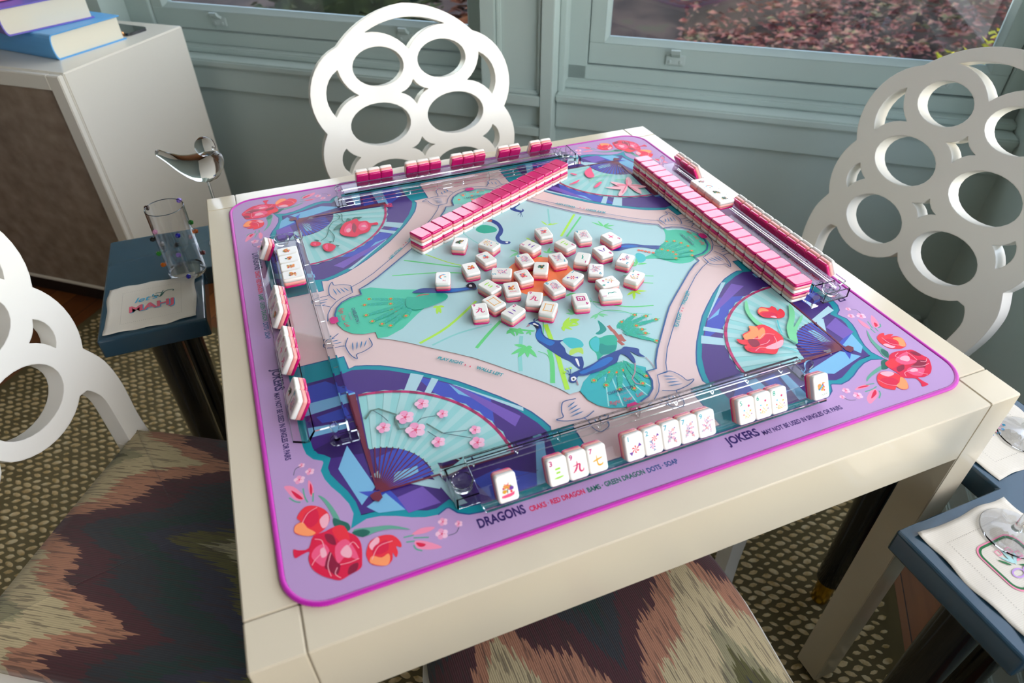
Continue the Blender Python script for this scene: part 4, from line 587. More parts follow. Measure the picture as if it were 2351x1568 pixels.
def side_text(k):
    a = k*math.pi/2; ca, sa = math.cos(a), math.sin(a)
    def T(c, s, x0, x1, y, h, bold=.0, sh=0): pr.text(c, s, x0*ca-y*sa, x0*sa+y*ca, h, a, x1-x0, sh, bold)
    T('text', 'DRAGONS', -224, -173, -388.5, 10.5, .035); T('tred', 'CRAKS \u00b7 RED DRAGON', -169, -107, -389, 6, .035); T('tgreen', 'BAMS \u00b7 GREEN DRAGON', -104, -36, -389.5, 6, .035); T('navy', 'DOTS \u00b7 SOAP', -33, 5, -390, 6, .035)
    T('text', 'JOKERS', 71, 113, -389.5, 10.5, .035); T('text', 'MAY NOT BE USED IN SINGLES OR PAIRS', 116, 229, -391.5, 6, .035)
    def C_(c, s, x, y, h, ang, wd, sh=0, bold=0): pr.text(c, s, x*ca-y*sa, x*sa+y*ca, h, a+ang, wd, sh, bold)
    C_('tteal', 'PLAY RIGHT', -190, -131, 5.2, R(-41), 35, 0, .035); C_('tteal', 'WALLS LEFT', -150, -167, 5.2, R(-46), 36, 0, .035)
    for x, y, d in ((-161, -155, 1), (-155, -161, -1)):
        P_ = [(x+ (2.2*d)*.7, y-2.2*d*.7), (x-1.2, y-1.4), (x+1.2, y+1.4)]; pr.poly('tred', [(p[0]*ca-p[1]*sa, p[0]*sa+p[1]*ca) for p in P_])
    s_ = 'CHARLESTON 1'
    C_('text', s_, -18, -271, 4.6, 0, 38, 0, .01); C_('grey', 'REQUIRED', -9, -277, 3, 0, 18)
    C_('tred', 'Right', -24, -287, 6, R(-4), 14, .3); C_('tred', 'Over', -6, -288, 6, 0, 13, .3); C_('tred', 'Left', 12, -287, 6, R(4), 11, .3); C_('navyb', 'OPTIONAL', -9, -293, 3, 0, 18)
for k in range(4): side_text(k)
pr.text('tred', 'OH', -152, 301, 6.5, R(-90), None, 0, .03); pr.text('tred', 'MY', -159, 301, 6.5, R(-90), None, 0, .03); pr.text('text', 'MAHJONG', -164, 301, 3.4, R(-90), 17, 0, .02)
b = MB(); mats = [mat('mat_rubber', (60,50,70), .8)]; b.prism(o, .0002, .003)
pr.build(b, mats); b.obj('printed_surface', mats, mt)
# stitched edge binding, one rope with thread ridges
MGB = mat('mat_binding', (186,8,164), .45, sheen=.3)
pth = rrect(.824, .824, .042, 10); cum = []
for i in range(len(pth)):
    p, q = pth[i], pth[(i+1) % len(pth)]; L_ = math.dist(p, q); n = max(1, int(L_/.0011))
    for k in range(n): cum.append((p[0]+(q[0]-p[0])*k/n, p[1]+(q[1]-p[1])*k/n))
ls = []
for i, p in enumerate(cum):
    q0, q1 = cum[i-1], cum[(i+1) % len(cum)]; d = math.hypot(q1[0]-q0[0], q1[1]-q0[1]); nx, ny = (q1[1]-q0[1])/d, -(q1[0]-q0[0])/d; e = 1.0 if i % 2 else .86
    ls.append([(p[0]+nx*.0032*e*c_, p[1]+ny*.0032*e*c_, .0022+.0022*e*s_) for c_, s_ in [(math.cos(2*math.pi*k/7), math.sin(2*math.pi*k/7)) for k in range(7)]])
ls.append(ls[0]); MB().loops(ls, 0, None, False).obj('stitched_binding', MGB, mt, smooth=True)

# ---------------- mahjong tiles ----------------
TW, TL, TH = .0223, .0305, .0155
def layer_mesh(z0, z1, name):
    e = .0019; zs = sorted({z0, z1, *[z for z in (0, .0003, .0009, .0019, TH-.0019, TH-.0009, TH-.0003, TH) if z0 < z < z1]})
    ls = []
    for z in zs:
        d = min(z, TH-z); ins = e-math.sqrt(max(0, e*e-(e-min(d, e))**2)); ls.append([(x, y, z) for x, y in rrect(TW-2*ins, TL-2*ins, .0036-ins*.5, 4)])
    return MB().loops(ls)
Z1, Z2 = TH*.28, TH*.62
BACKM = layer_mesh(0, Z1-.00002, 'b').mesh('back_layer'); COREM = layer_mesh(Z1, Z2, 'c').mesh('core_layer'); BACKM.materials.append(MAGC); COREM.materials.append(PINKC)
for m_ in (BACKM, COREM): m_.polygons.foreach_set('use_smooth', [len(p.vertices) == 4 for p in m_.polygons])
_face = {}
def num(p, s, c): p.text(c, s, -8.6, 7.8, 5.4, 0, None, 0, .03)
def star(p, c, x, y, r):
    p.poly(c, [(x+(r if i % 2 == 0 else r*.45)*math.cos(math.pi/2+i*math.pi/5), y+(r if i % 2 == 0 else r*.45)*math.sin(math.pi/2+i*math.pi/5)) for i in range(10)])
def candy(p, x, y, r, k=0, c='pink2'):
    a = .6+k*1.3
    for s in (1, -1): p.poly('grey' if k % 2 else 'purp', [(x+s*r*.8*math.cos(a), y+s*r*.8*math.sin(a)), (x+s*r*1.9*math.cos(a+.3), y+s*r*1.9*math.sin(a+.3)), (x+s*r*1.9*math.cos(a-.3), y+s*r*1.9*math.sin(a-.3))])
    p.circ('white', x, y, r, 12)
    for i in range(6):
        t = i*math.pi/3+k; p.poly(c if i % 2 or k % 2 == 0 else 'purp', [(x, y), (x+r*.6*math.cos(t+.1), y+r*.6*math.sin(t+.1)), (x+r*math.cos(t+.35), y+r*math.sin(t+.35)), (x+r*math.cos(t+.85), y+r*math.sin(t+.85)), (x+r*.55*math.cos(t+.6), y+r*.55*math.sin(t+.6))])
CH = {'1': ('tgrn', [[(-3,5),(0,4),(-.5,0),(1,-3),(0,-6)]]), '2': ('purp', [[(-3,2.5),(0,3),(3,2.6)], [(-4.5,-3.5),(0,-3),(4.5,-3.4)]]), '3': ('lime', [[(-2.5,4),(2.5,4.4)], [(-2,.3),(2,.7)], [(-4.6,-4.4),(0,-4.2),(4.6,-3.6)]]),
  '4': ('numm', [[(-4.5,3.5),(-4.5,-4)], [(-4.8,3.8),(4.8,3.8)], [(4.5,3.5),(4.5,-4)], [(-4.5,-4),(4.6,-4)], [(-1.5,3.5),(-2.2,-1)], [(1.5,3.5),(1.4,-.6),(3.4,-.8)]]), '7': ('gold', [[(-5,0),(0,1.2),(5,2.4)], [(-.6,5.5),(-.4,-2),(1,-4.4),(4.2,-4.2),(4.6,-2.6)]]),
  '8': ('purp', [[(-1.5,3),(-2.6,-1),(-5,-4)], [(.8,4.4),(2.4,0),(5.2,-3.8)]]), '9': ('mag2', [[(-5,1.6),(-1,2.2),(1.8,2.4),(1.2,-1.6),(2,-4.6),(4.6,-4.2),(5,-2.2)], [(-.6,6),(-1,1),(-3,-2.6),(-5.4,-4.6)]]), '10': ('pink2', [[(-5,.4),(0,.8),(5,1)], [(0,5.6),(.2,0),(0,-5.6)]])}
def face_print(kind):
    p = Print(z0=TH, dz=.00003)
    k, v = kind[0], kind[1:]
    if k == 'c':
        c, st = CH[v]; num(p, v if v != '10' else '6', 'numm')
        for s_ in st: p.line(c, 2.0, [(x*1.15, y*1.15-1.5) for x, y in s_], True, len(s_) > 2)
    elif k == 'd':
        n = int(v); num(p, v, 'numt')
        L_ = {1: [(.4,-2.5,4.4)], 2: [(1.6,3,3.4),(-1.6,-4.6,3.6)], 5: [(-2.6,3,2),(3.4,3.4,2),(0,-1,2),(-3,-5,2),(3,-5.4,2)]}.get(n) or [(x*5.0-2.4+(1 if y % 2 else 0)+(3 if n < 8 else 0)*(0), 5.8-y*3.9, 1.75) for y in range(4) for x in range(2)][:n]+([(-5.4,-4,1.6), (5.6,-1,1.6)][:max(0, n-7)])
        if n == 7: L_ = [(2.4,6,1.9),(-1.4,3.4,1.9),(3,1.4,1.7),(-2.8,-.6,1.8),(1.8,-3,1.9),(-3.4,-5.2,1.8),(4,-7,1.6)]
        if n == 9: L_ = [(2.4,6.4,1.7),(-1.6,4.6,1.6),(4.8,2.8,1.7),(.6,1.2,1.7),(-3.6,-.4,1.6),(3.4,-2.4,1.7),(-.4,-4,1.7),(-4.6,-6,1.6),(4.2,-7.2,1.6)]
        for i, (x, y, r) in enumerate(L_): candy(p, x, y, r, i, 'pink2' if i % 3 else 'red2')
    elif k == 'b':
        n = int(v); num(p, v, 'tgrn')
        S_ = [('mag2',3.2,5.6,2.3,-3,-8),('cyan',-3.4,1.4,1.8,4.6,-8.6),('gold',4.8,-.4,1.8,-4,-9),('red2',-4.6,-3.4,1.5,2.4,-9),('purp',6,-4.4,1.2,-2,-9),('tgrn',-5,-7,1.1,1,-9.4),('orange',-3,-9,.9,3,-9.4),('purp',6.6,-7.4,.9,0,-9.4)][:max(n, 3)]
        for c, x, y, r, bx_, by in S_: p.line('gold', .45, [(x, y), (bx_, by)], False)
        for c, x, y, r, bx_, by in S_: star(p, c, x, y, r)
        for i in range(9): p.circ(('red2','gold','cyan')[i % 3], -7+((i*37) % 15), 8-((i*53) % 17), .3, 5)
    elif k == 's':
        for x0, y0, x1, y1 in ((-5.4,-9,-5.4,9), (5.4,-9,5.4,9), (-6.8,-7.4,6.8,-7.4), (-6.8,7.4,6.8,7.4)): p.line('gold', 1.1, [(x0,y0),(x1,y1)], False)
        for x in (-5.4, 5.4):
            for y in (-7.4, 7.4, -3, 3): p.circ('orange', x, y, .9, 6)
    elif k == 'm':                                                      # crescent with letters
        p.poly('cyan', [(5,6),(1,8),(-4,6),(-6,1),(-4,-3),(0,-5),(-3,-1),(-3,3),(0,6)]); p.poly('orange', [(3,5),(0,6.6),(-3.6,4.4),(-4.8,1),(-3,-2.4),(-2.4,0),(-2.2,3),(0,5)]); p.poly('tgrn', [(1,1),(4,2),(6,.6),(3,0)])
        p.text('tred', v or 'N', 0, -10.5, 4, 0, None, 0, 0)
    else:                                                               # flowers, beasts and jokers: sprays of leaves and petals
        sd = sum(ord(q) for q in kind); rn = random.Random(sd); pal = {'f': ['red2','orange','gold','mag2','tgrn'], 'j': ['purp','mag2','orange','pink2','cyan'], 'p': ['leafD','ink','dgreen','gold','orange'], 'a': ['leafD','tgrn','rose2','orange','dgreen'], 'w': ['orange','dred','gold','mag2','purp']}[k]
        for i in range(9): a = rn.uniform(0, 6.28); d = rn.uniform(3, 6.6); p.leaf('dgreen' if i % 2 else pal[0], (0, -.5), (d*math.cos(a), d*1.05*math.sin(a)), 1.7)
        for i in range(11): x, y = rn.uniform(-4.6, 4.6), rn.uniform(-4.6, 5.4); p.circ(pal[i % 5], x, y, rn.uniform(.7, 1.7), 8)
        for i in range(3): p.blossom(rn.uniform(-3.6, 3.6), rn.uniform(-3, 4), rn.uniform(1.8, 2.8), i, pal[1], pal[2])
        if k == 'j': p.text('mag2', 'JOKER', -8, 9, 2.6, 0, 9)
        if k == 'w': p.text('tred', 'WIND', -6, -10.6, 3, 0, 12)
        if k == 'f' and v == 'bam': p.text('tgreen', 'BAM', -1, -11.4, 3.2, 0, 9); p.leaf('cyan', (-5.5,-4), (3,4), 3); 
        if k == 'f' and v == 'cup': p.poly('rose', [(-7,-7),(-3,-6.4),(3,-6),(7,-5),(6,-8.4),(2,-9.6),(-4,-9.8),(-7,-9)]); p.circ('gold', -3.6, -3, 2, 9); p.circ('purp', 4.4, -.6, 2.2, 9)
    return p
def tile(label, kind, loc, rot, group):
    if kind not in _face:
        b = layer_mesh(Z2+.00002, TH, 'f'); mats = [WHITC]
        if kind != 'plain': face_print(kind).build(b, mats)
        me = b.mesh('face_layer'); [me.materials.append(m) for m in mats]; sm = [len(p.vertices) == 4 and p.material_index == 0 for p in me.polygons]; me.polygons.foreach_set('use_smooth', sm); _face[kind] = me
    t = thing('mahjong_tile', label, 'mahjong tile', group=group); 
    M = Matrix.Translation(loc) @ rot; t.matrix_world = M; t.location = M.to_translation(); t.rotation_euler = M.to_euler()
    for nm, me in (('back_layer', BACKM), ('core_layer', COREM), ('face_layer', _face[kind])):
        o = bpy.data.objects.new(nm, me); COL.objects.link(o); o.parent = t
    return t
MZ = MATZ+.003+.0010                                                    # printed top of the mat
LOOSE = [(-0.0812, 0.1076, 61), (-0.0395, 0.0859, -55), (-0.0576, 0.0513, 103), (-0.0886, 0.0321, 88), (-0.1345, 0.0237, 72), (-0.0496, 0.0054, 155), (-0.023, -0.0152, 90), (-0.0784, -0.0215, -67), (-0.0507, -0.0385, 80), (0.0183, 0.058, 116), (-0.0047, 0.0249, 90), (-0.086, -0.0598, 109), (-0.11, -0.0697, 79), (-0.0692, -0.0903, 28), (-0.0304, -0.0722, 60), (-0.0217, -0.1009, 53), (0.0541, 0.0876, 88), (0.0707, 0.0417, -70), (0.1087, 0.0559, 83), (0.147, 0.0329, -77), (0.1157, 0.0014, -85), (0.0431, 0.0089, -92), (0.0778, -0.0043, -127), (0.1364, -0.0312, -137), (0.009, -0.005, 62), (0.0422, -0.0458, 34), (0.0825, -0.04, -118), (0.0836, -0.0743, -175), (0.1263, -0.0773, 37), (0.0079, -0.0568, 97), (0.0742, -0.1017, 166), (0.0285, -0.0999, -104)]
LK = ['p1','b7','j1','f2','mN','d5','j2','c3','w1','c2','d8','s','c9','c2','c9','s','j3','c3','d9','c10','c8','d7','c1','d2','p2','d1','d9','b4','b5','d8','c1','c4']
LL = ['loose tile with a dark palm spray, farthest left below the short double wall', 'loose tile with wand stars lying crosswise, second along from the palm-spray tile', 'loose tile with a purple jester figure, in front of the crosswise wand-star tile', 'loose tile with an orange picture and letters on top, left of the purple jester tile', 'loose tile with a teal crescent, alone at the left edge of the loose tiles',
 'loose tile with candy dots lying sideways, beside the left jester tiles', 'loose tile with a purple jester figure, nearer the middle of the orange sun', 'loose tile with three green strokes, just behind a gold-framed tile', 'loose tile with an orange bouquet and letters under it, left of centre', 'loose tile with two purple strokes, at the back of the loose tiles',
 'loose tile crowded with candy dots at the left of the green star tile', 'loose tile with an empty gold bamboo frame, between two magenta nine tiles', 'loose tile with a magenta nine, nearest left corner of the loose tiles', 'loose tile with two purple strokes turned to the right, at the front', 'loose tile with a magenta nine right behind the nearest gold-framed tile', 'loose tile with an empty gold bamboo frame, nearest of the two',
 'loose tile with a picture in a purple border, farthest back', 'loose tile with three green strokes, at the back right of the farthest picture tile', 'loose tile with candy dots, at the back between the green strokes and the pink cross', 'loose tile with a thin pink cross, at the far right back', 'loose tile with two open dark purple strokes like a roof', 'loose tile with candy dots on the orange sun, right of the green star tile',
 'loose tile with one teal stroke standing behind the eight candy dots', 'loose tile with two candy dots, alone at the right back', 'loose tile with a green and orange star in the middle of the orange sun', 'loose tile with a single candy dot, right of centre', 'loose tile full of candy dots with its number at the near corner', 'loose tile with wand stars lying sideways behind the single teal stroke',
 'loose tile with crossed wands and stars, farthest right', 'loose tile with a ring of candy dots, front middle', 'loose tile with one teal stroke lying sideways, front right', 'loose tile with a purple boxed four, front right of the gold frames']
for (x, y, a), kd, lb in zip(LOOSE, LK, LL):
    tile(lb, kd, (x, y, MZ), Matrix.Rotation(R(a-90), 4, 'Z'), 'loose mahjong tiles face up on the mat')
FLIP = Matrix.Translation((0, 0, TH)) @ Matrix.Rotation(math.pi, 4, 'X')
rnd = random.Random(9)
def wall_of(p0, ang, n, nm, xdir):
    for lay in (0, 1):
        for i in range(n):
            d = (i+.5)*.02255; x = p0[0]+d*math.cos(ang); y = p0[1]+d*math.sin(ang); j = rnd.uniform(-.0006, .0006)
            x += -math.sin(ang)*j; y += math.cos(ang)*j
            tile('magenta-backed tile face down, %s row of %s' % ('upper' if lay else 'lower', nm), 'plain', (x, y, MZ+lay*(TH+.0001)), Matrix.Rotation(ang+rnd.uniform(-.012, .012), 4, 'Z') @ FLIP, ('upper' if lay else 'lower')+' row of '+nm)
a_ = math.atan2(157, 325); nrm = (-math.sin(a_), math.cos(a_))
wall_of((-.1395+nrm[0]*.0155, .115+nrm[1]*.0155), a_, 16, 'the short double wall at the back left', 0)
wall_of((.3235, -.2015), math.pi/2, 20, 'the long double wall by the right rack', 0)

# ---------------- acrylic racks with their pusher arms ----------------
def rack(label, place, gap):
    """local x along the player's right hand, local y from the outer lip towards the table centre"""
    t = thing('tile_rack', label, 'tile rack'); th = .0022
    M = Matrix(place); t.location = M.to_translation(); t.rotation_euler = M.to_euler()
    prof = [(0,.0075), (.0130,0), (.0150,0), (.0240,.0160), (.0600,.0160), (.0600,.0185), (.0622,.0185), (.0622,0), (.0600,0), (.0600,.0138), (.0252,.0138), (.0176,.0002), (.0176,0), (.0162,0)]
    prof = [(0,.0062), (.0125,0), (.0172,0), (.0255,.0138), (.0600,.0138), (.0600,0), (.0622,0), (.0622,.0178), (.0606,.0178), (.0600,.0160), (.0243,.0160), (.0146,.0022), (.0010,.0092)]
    yz = Matrix(((0,0,1,0),(1,0,0,0),(0,1,0,0),(0,0,0,1)))
    fixn(MB().prism(prof, -.2125, .2125, [], 0, yz).obj('rack_body', ACR, t))
    b = MB(); y1 = .0715+gap; y0 = y1-.0085
    b.prism([(y1,0),(y1,.0140),(y0,.0140),(y0,.0120),(y1-.002,.0120),(y1-.002,0)], -.2125, .226, [], 0, yz)
    for k in range(9): b.box(-.205+k*.0505, -.2035+k*.0505, y0+.0008, y1-.0021, .001, .0119)
    fixn(b.obj('pusher_arm', ACR, t))
    ear = [(y1,.228),(y1,.2135)]+[(y0-.012,.2135)]+[(.047+.0085*math.cos(a), .222+.0085*math.sin(a)) for a in [R(-90-18*i) for i in range(11)]]+[(y1,.2305)]
    e = fixn(MB().prism([(p[1], p[0]) for p in ear], .0005, .0025).obj('hinge_ear', ACR, t))
    MB().lathe([(0,.0025),(.0035,.0025),(.0033,.014),(.0026,.0155),(.0046,.019),(.0054,.0225),(.0044,.0265),(.002,.0285),(0,.0288)], 16).obj('hinge_pin', ACR, e, smooth=True, loc=(.221, .047, 0))
    cp = MB(); cp.box(-.2375, -.2130, .018, .0195, .001, .016); cp.box(-.2375, -.2130, .0600, .0615, .001, .016); cp.box(-.2375, -.2355, .0195, .0600, .001, .016)
    cp.box(-.2360, -.2130, .0190, .0605, .0005, .0020); cp.lathe([(.0020,.004),(.0095,.0055),(.0112,.010),(.0118,.0165),(.0102,.0165),(.0095,.010),(.0070,.0075),(.0020,.006)], 24, 0, Matrix.Translation((-.2245, .040, 0)), True)
    cp.prism([(-.2400,y1-.010),(-.2360,y1-.012),(-.2140,y1-.002),(-.2140,y1),(-.2360,y1),(-.2410,y1+.002)], .001, .0145)
    fixn(cp.obj('chip_cup', ACR, t)); return t, M
def place(side, outer, shift):
    # side 0 near, 1 right, 2 far, 3 left : the player's right hand direction and the inward direction
    u, v = {0: ((1,0),(0,1)), 1: ((0,1),(-1,0)), 2: ((-1,0),(0,-1)), 3: ((0,-1),(1,0))}[side]
    ox, oy = -v[0]*outer+u[0]*shift, -v[1]*outer+u[1]*shift
    return Matrix(((u[0],v[0],0,ox),(u[1],v[1],0,oy),(0,0,1,MZ),(0,0,0,1)))
THT = R(61)
LEAN = Matrix(((1,0,0,0),(0,math.cos(THT),-math.sin(THT),0),(0,math.sin(THT),math.cos(THT),0),(0,0,0,1)))
def racked(M, xs, kinds, labels, group):                                # tiles leaning in the rack groove; face towards the player
    for x, k, l in zip(xs, kinds, labels):
        # tile local: y up the face, z out of the face; its bottom back edge stands in the groove
        L_ = Matrix.Translation((x, .0148, .0027)) @ LEAN @ Matrix.Translation((0, TL/2, 0))
        W = M @ L_; tile(l, k, W.to_translation(), W.to_3x3().to_4x4(), group)
def shelved(M, xs, kinds, labels, group, flip=True):                    # tiles lying face up on the rack's shelf
    for x, k, l in zip(xs, kinds, labels):
        W = M @ Matrix.Translation((x, .0440, .01605)) @ Matrix.Rotation(math.pi if flip else 0, 4, 'Z'); tile(l, k, W.to_translation(), W.to_3x3().to_4x4(), group)
P_ = .0225
_, M0 = rack('clear acrylic rack along the near edge of the mat, facing the viewer', place(0, .3795, .0), 0)
_, M1 = rack('clear acrylic rack along the right edge of the mat, behind the long tile wall', place(1, .4115, .018), .011)
_, M2 = rack('clear acrylic rack along the far edge of the mat, before the chair', place(2, .3975, .006), .0045)
_, M3 = rack('clear acrylic rack along the left edge of the mat', place(3, .380, .0), 0)
racked(M0, [-.187]+[-.131+P_*i for i in range(3)]+[-.0415+P_*i for i in range(5)]+[.1015+P_*i for i in range(3)]+[.2065],
  ['fcup','c3','c9','c7','d1','d2','d7','d7','d9','b5','b6','b8','fbam'],
  ['racked tile with a flower cup picture, alone at the left end of the near rack', 'racked tile with three green strokes in the near rack', 'racked tile with a magenta nine in the near rack', 'racked tile with a golden seven in the near rack', 'racked tile with one striped candy in the near rack', 'racked tile with two striped candies in the near rack', 'racked tile with seven candies right beside the two-candy tile', 'racked tile with seven candies right beside the nine-candy tile', 'racked tile with nine candies in the near rack', 'racked tile with five star wands, first of the three wand tiles', 'racked tile with six star wands, middle of the three wand tiles', 'racked tile with eight star wands, last of the three wand tiles', 'racked tile with a green bird picture, alone at the right end of the near rack'], 'tiles standing in the near rack')
def grp(M, starts, sizes, nm, side):                                    # positions measured along the rack
    for gi, (s0, n) in enumerate(zip(starts, sizes)):
        g_ = nm % (['first','second','third','fourth','fifth'][gi])
        racked(M, [s0+P_*(i+.5) for i in range(n)], [side[(gi*3+i) % len(side)] for i in range(n)], ['pink tile standing '+g_]*n, 'tiles standing '+g_)
grp(M3, [-.203-.0225+.0225, -.0660, .0320, .1360], [1,3,3,2], 'in the left rack, %s group from far end', ['p3','d8','d9','d5','d9','f1','d7','c10','c9'])
grp(M2, [-.2020, -.1360, -.0640, .0240, .1160], [2,2,3,3,3], 'in the far rack, %s group from the right', ['plain'])
grp(M1, [-.1955, .1450], [10,3], 'in the right rack, %s group from near end', ['plain'])
shelved(M3, [-.1620+P_*i+.006 for i in range(4)], ['f4','f5','f6','f7'], ['flower tile with a purple ring, farthest of four lying on the left rack', 'flower tile with an orange beast, second of four lying on the left rack', 'flower tile with red petals, third of four lying on the left rack', 'flower tile with an orange bouquet, nearest of four lying on the left rack'], 'flower tiles on the left rack shelf', True)
shelved(M1, [.0320+P_*i for i in range(4)], ['p2','p1','mE','a3'], ['tile with a green star spray, nearest of four lying on the right rack', 'tile with a dark leafy spray, second of four lying on the right rack', 'tile with an orange crescent, third of four lying on the right rack', 'tile with round grey-green flowers, farthest of four lying on the right rack'], 'flower tiles on the right rack shelf', True)

# ---------------- napkins and glasses ----------------
def gsm(o): fixn(o); return sharp_by_angle(o, 32)
def napkin(label, x, y, rz, prn, seed, lw=.150, ll=.148):
    t = thing('cocktail_napkin', label, 'napkin', (x, y, .6002), rz); rn = random.Random(seed); ph = [rn.uniform(0, 6.28) for _ in range(4)]
    b = MB(); N = 24
    h = lambda u, v: .0016+(.0012*math.sin(u*9+ph[0])*abs(v)**3+.0014*math.sin(v*8+ph[1])*abs(u)**3)+.0035*max(0, abs(u)-.8)*max(0, abs(v)-.7)*10
    vs = []
    for lay in (0, 1):
        for i in range(N+1):
            for j in range(N+1):
                u, v = -1+2*i/N, -1+2*j/N; vs.append((u*lw/2+.0015*math.sin(v*5+ph[2]), v*ll/2+.0015*math.sin(u*5+ph[3]), h(u, v)-(0 if lay == 0 else .0007)))
    n1 = (N+1)*(N+1); fs = []
    for i in range(N):
        for j in range(N):
            a = i*(N+1)+j; q = (a, a+N+1, a+N+2, a+1); fs += [q, tuple(k+n1 for k in q[::-1])]
    for i in range(N):
        for e in ((i*(N+1), (i+1)*(N+1)), ((i+1)*(N+1)+N, i*(N+1)+N), (i+1, i), (N*(N+1)+i, N*(N+1)+i+1)): fs.append((e[0], e[1], e[1]+n1, e[0]+n1)[::-1])
    b.add(vs, fs); o = b.obj('cloth', LINEN, t, smooth=True); fixn(o)
    hs = Print(z0=.0022, dz=.00006); k = 50
    for sx, sy in ((1,0),(-1,0),(0,1),(0,-1)):
        for i in range(33):
            q = -k+i*2*k/32; x_, y_ = (sx*k, q) if sx else (q, sy*k); hs.circ('ink2', x_, y_, .45, 6)
    b = MB(); mm_ = []; hs.build(b, mm_); b.obj('hemstitch', mm_, t)
    b = MB(); mm_ = []; prn.z0 = .0024; prn.dz = .00008; prn.build(b, mm_); b.obj('embroidery', mm_, t); return t
INK['ink2'] = (96,88,76)
p = Print(); p.text('cyan', "let's", -30, 9, 15, R(4), 42, .35, .01)
for dx, dy, c in ((1.6,-1.6,'cyan'),(0,0,'pinkr')): p.text(c, 'MAHJ', -38+dx, -19+dy, 18, R(2), 76, 0, .035)
INK['pinkr'] = (206,90,110)
for q in ([(14,14),(20,26),(6,28)],[(14,14),(18,30),(20,33)],[(14,14),(24,30),(36,30),(36,25)],[(14,14),(8,20),(0,20)]): p.line('leafD', 1.6, q)
napkin("white linen napkin reading let's mahj, on the left side table", -.587, .384, R(0), p, 3, .150, .146)
p = Print(); fr = rrect(58, 58, 12, 5); p.line('pinkb', 2.4, [(x*1.07, y*1.07) for x, y in fr]+[(fr[0][0]*1.07, fr[0][1]*1.07)], False); p.line('dgreen', 3, fr+[fr[0]], False)
for cx, cy in ((-8,-12),(8,-14)): p.line('lila', 2, [(cx+8*math.cos(i*.45), cy+5*math.sin(i*.45)) for i in range(15)], False)
INK['lila'] = (190,150,214)
p.leaf('dgreen', (-6,-2), (-16,10), 5); p.leaf('dgreen', (2,-4), (22,-16), 5); p.leaf('fanl', (0,-4), (0,18), 8); p.leaf('fanl', (0,-2), (12,10), 6); p.leaf('fanl', (0,-2), (-10,12), 6)
for x_, y_ in ((-6,16),(8,14),(14,6)): p.line('pinkb', 1.2, [(x_-3,y_-3),(x_+3,y_-3),(x_+3,y_+3),(x_-3,y_+3),(x_-3,y_-3)], False)
p.leaf('pinkb', (4,0), (18,2), 5)
napkin('white linen napkin with a green and pink framed emblem, nearest at the lower right', .3835, -.570, R(1), p, 5, .148, .146)
p = Print()
for i in range(7): a = R(200+i*24); p.leaf('rose2', (0, 8), (30*math.cos(a), 8+26*math.sin(a)), 9); p.circ('cyan', 26*math.cos(a), 8+22*math.sin(a), 2.4, 8)
p.leaf('rose2', (0,8), (0,30), 14); p.leaf('cyan', (-20,22), (-4,30), 4)
napkin('white linen napkin with a pink shell picture, behind the right table corner', .549, -.400, 0, p, 8, .145, .148)

def tumbler(x, y):
    t = thing('tumbler', 'straight clear glass tumbler studded with coloured glass gems', 'glass', (x, y, .6035 if y < .46 else .6003))
    r = .0335; gsm(MB().lathe([(0,0),(r-.002,0),(r,.002),(r,.139),(r-.0008,.140),(r-.0018,.139),(r-.0018,.010),(r-.004,.008),(0,.0075)], 48).obj('glass_body', GLASS, t))
    va = math.atan2(-.76-y, -.334-x)
    for i, (lat, z, c, face) in enumerate([(-.0401,.684,(10,10,12),0),(-.0339,.657,(40,150,40),0),(-.034,.632,(210,110,10),1),(-.025,.658,(230,225,220),-1),(-.0261,.709,(220,160,190),1),(-.0257,.734,(90,50,40),-1),(.0048,.698,(20,20,170),1),(-.0051,.660,(170,140,230),1),(-.0015,.643,(16,40,36),-1),(.0316,.706,(20,130,30),1),(.0421,.679,(210,100,10),0),(.0258,.658,(240,190,200),-1),(.036,.632,(120,10,10),0),(-.0021,.612,(20,20,200),1),(.0268,.735,(160,130,230),-1)]):
        s = max(-1, min(1, lat/.0345)); a = va+math.pi/2+math.pi/2-math.acos(s)+(0)
        a = va+math.asin(s) if face >= 0 else va+math.pi-math.asin(s)
        gm = mat('gem_%d_%d_%d' % c, c, .02, trans=.55, ior=1.7)
        bm = bmesh.new(); bmesh.ops.create_icosphere(bm, subdivisions=1, radius=.0052); me = bpy.data.meshes.new('gem'); bm.to_mesh(me); bm.free()
        o = link(me, 'gem', gm, t); o.location = ((r+.0035)*math.cos(a), (r+.0035)*math.sin(a), z-.6); o['label'] = 'coloured glass gem'
    return t
tumbler(-.524, .469)
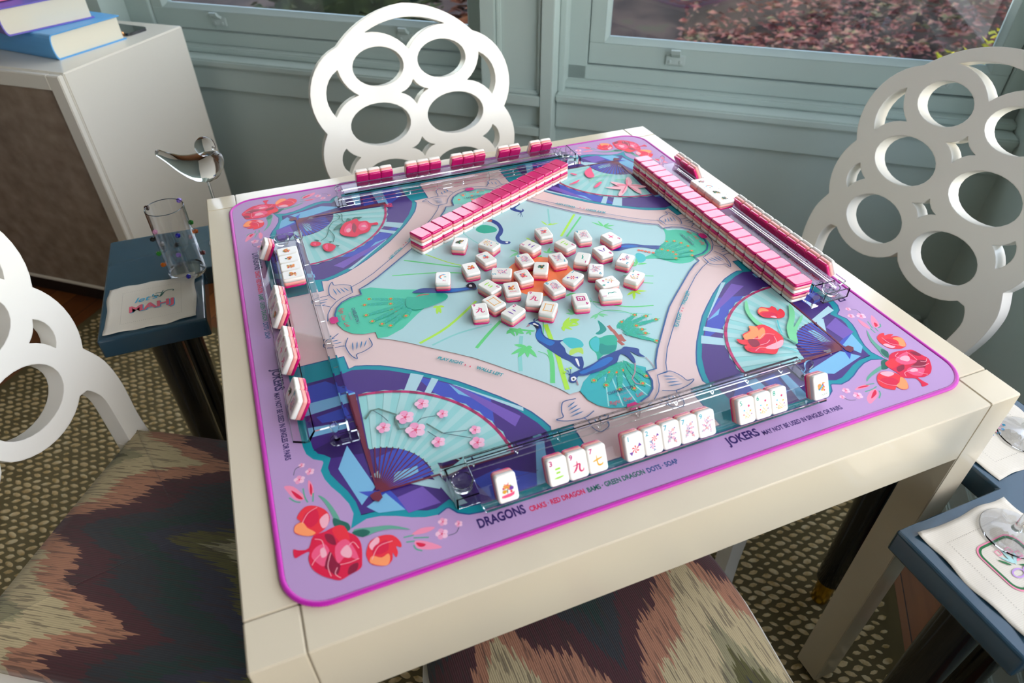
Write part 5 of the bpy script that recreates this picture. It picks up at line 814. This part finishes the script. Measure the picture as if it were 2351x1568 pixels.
def wine_glass(label, x, y, z=.6032):
    t = thing('wine_glass', label, 'glass', (x, y, z))
    gsm(MB().lathe([(0,0),(.036,0),(.0372,.0012),(.036,.0024),(.015,.0052),(.006,.010),(.0042,.016),(.004,.075),(.006,.086),(.020,.098),(.034,.118),(.039,.145),(.037,.175),(.033,.205),(.0322,.205),(.036,.175),(.038,.145),(.033,.1188),(.019,.0992),(.004,.088),(0,.0875)], 48).obj('glass_body', GLASS, t, smooth=True)); return t
wine_glass('stemmed glass standing on the green-framed napkin at the lower right', .417, -.541)
wine_glass('stemmed glass on the shell napkin, cut by the right edge', .580, -.432)
# bird-shaped cocktail glass
t = thing('bird_glass', 'clear bird-shaped cocktail glass on a thin stem, behind the left table corner', 'glass', (-.447, .563, .6003), R(-38))
gsm(MB().lathe([(0,0),(.034,0),(.0352,.001),(.034,.002),(.008,.005),(.0035,.009),(.0028,.016),(.0028,.130),(.005,.136),(0,.137)], 32).obj('stem', GLASS, t, smooth=True))
def bird(shell):
    st = [(-.098,.179,.0065),(-.094,.1785,.0072),(-.075,.171,.0105),(-.052,.163,.0165),(-.030,.160,.0225),(-.010,.161,.0275),(.010,.165,.030),(.024,.170,.0275),(.034,.176,.021),(.040,.182,.012),(.042,.185,.003)]
    return [[(x, (r-shell)*math.cos(a), z+(r-shell)*math.sin(a)*(1.0)) for a in [2*math.pi*k/24 for k in range(24)]] for x, z, r in st]
bd = MB().loops(bird(0), 0, None, True); bd.loops([l[::-1] for l in bird(.0012)], 0, None, True); gsm(bd.obj('bird_body', THIN, t, smooth=True))
hd = MB().loops([[(.018+x*1.0, (r)*math.cos(a), .205+(r)*math.sin(a)) for a in [2*math.pi*k/20 for k in range(20)]] for x, r in [(-.0185,.002),(-.014,.012),(-.006,.0178),(.002,.019),(.010,.0165),(.016,.0105),(.0185,.003)]]); gsm(hd.obj('bird_head', THIN, t, smooth=True))
MB().loops([[(.036+x, r*math.cos(a), .204+r*math.sin(a)) for a in [2*math.pi*k/10 for k in range(10)]] for x, r in [(-.002,.0035),(.003,.0025),(.007,.0008)]]).obj('beak', GLASS, t, smooth=True)
